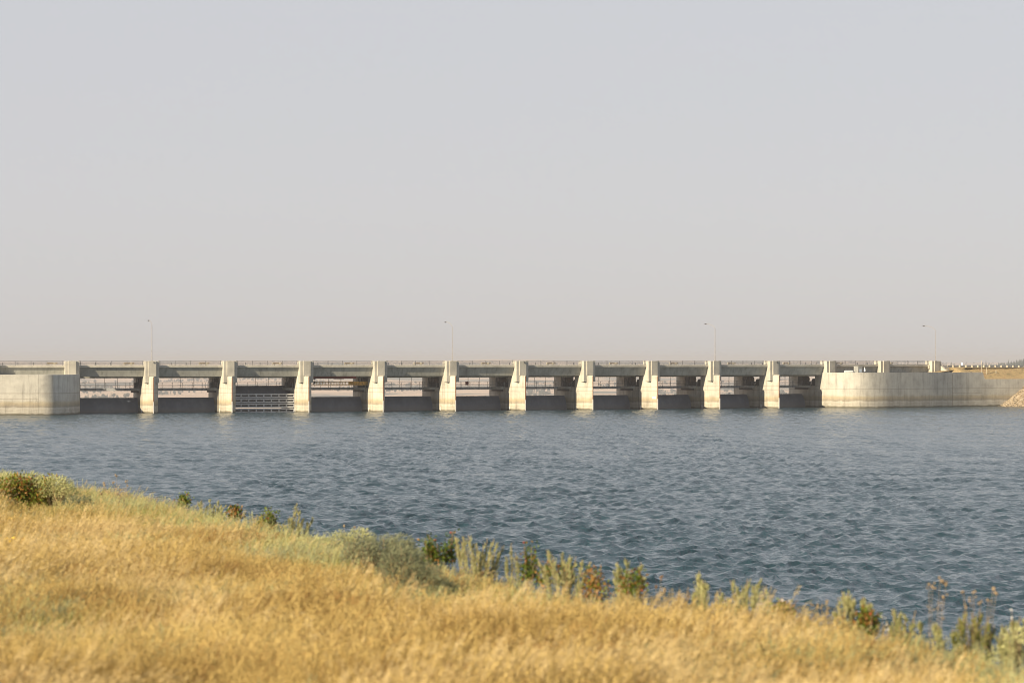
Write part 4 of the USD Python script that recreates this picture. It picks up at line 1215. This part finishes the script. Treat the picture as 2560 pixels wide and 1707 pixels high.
def shoot_tuft(seed, n=5, h=.40):
    g = np.random.default_rng(seed)
    m = MB()
    for k in range(n):
        b = np.array([g.normal() * .10, g.normal() * .10, 0])
        hh = h * g.uniform(.5, 1.15)
        d = np.array([g.normal() * .16, g.normal() * .16, 0]) + WIND * .12
        pts = [b + d * hh * t ** 1.6 + [0, 0, hh * t] for t in np.linspace(0, 1, 6)]
        ribbon(m, pts, .0022, np.array([1.0, 0, 0]))
        for j in range(75):
            u = 1 - g.random() ** .8 * .92
            w_ = u * 5; i = min(int(w_), 4); f = w_ - i
            c = pts[i] * (1 - f) + pts[i + 1] * f
            out = g.normal(size=3) * [1, 1, .3]; out /= np.linalg.norm(out)
            leafquad(m, c + out * .05 * (1 - u) * g.random(), np.array([0, 0, 1.0]) + out * .6 + d * .4, (.014 + .035 * (1 - u)) * g.uniform(.7, 1.3), .003, g)
    return m
def green_ok(x, y, s, g):
    belt = np.interp(y, [22, 28, 38, 54, 70], [.45, .6, 1.5, 4.6, 7.0])
    inbelt = (s < 1.2) & (s > -belt)
    k = patch(x, y, 1.1, 55)
    return (inbelt & (g.random(len(x)) < .5)) | ((s < 0) & (k > .53) & (g.random(len(x)) < .5))
pos, ids, yaw, scl = [], [], [], []
for dens, lo, hi, sd in ((95, 9, 24, 1), (80, 24, 36, 2), (55, 36, 64, 3)):
    x, y, g = scatter(dens, lo, hi, green_ok, 140 + sd)
    pos.append(np.c_[x, y, bank_z(x, y) - .01])
    k2 = patch(x, y, 1.6, 199)
    ids.append(np.where(k2 > .52, g.integers(0, 2, len(x)), 2 + g.integers(0, 2, len(x))))
    sx_ = crest_s(x, y)
    shoot = (sx_ > -np.interp(y, [16, 30, 54], [.75, .9, 2.5])) & (g.random(len(x)) < .62)
    ids[-1] = np.where(shoot, 4 + g.integers(0, 3, len(x)), ids[-1])
    yaw.append(g.normal(0, .5, len(x)))
    scl.append(g.uniform(.7, 1.1, len(x)) * np.interp(y, [15, 30, 54], [.85, .9, 1.0]))
pos, ids, yaw, scl = np.vstack(pos), np.concatenate(ids), np.concatenate(yaw), np.concatenate(scl)
protos = [(grass_tuft(11, 34, .42, .12, False, .35, .003), M_GREENG), (grass_tuft(12, 34, .36, .12, False, .3, .003), M_GREENG), (grass_tuft(13, 34, .44, .14, True, .4, .003), M_SAGE), (grass_tuft(14, 34, .40, .14, True, .4, .003), M_WORM), (shoot_tuft(21), M_WORM), (shoot_tuft(22, 6, .34), M_GREENW), (shoot_tuft(23, 4, .46), M_WORM)]
o = instancer('/World/green_grass', protos, pos, ids, yaw, np.repeat(scl[:, None], 3, 1))
tag(o, 'green and grey green grass along the crest of the near bank', 'grass', None, 'stuff')

# ------------------------------------------------------------------ smoke haze
M_HAZE = mat('smoke_haze', {'v': ('principled_volume', {'color': (.55, .545, .57), 'density': 1.05e-4, 'anisotropy': .0})}, [], surface=None, volume='v.volume')
hz = MB().box(-9000, 9000, -700, 16500, -115, 37).build('haze', M_HAZE)
tag(hz, 'thin smoke haze lying over the whole landscape', 'haze', None, 'stuff')
print('tufts', N_DRY)
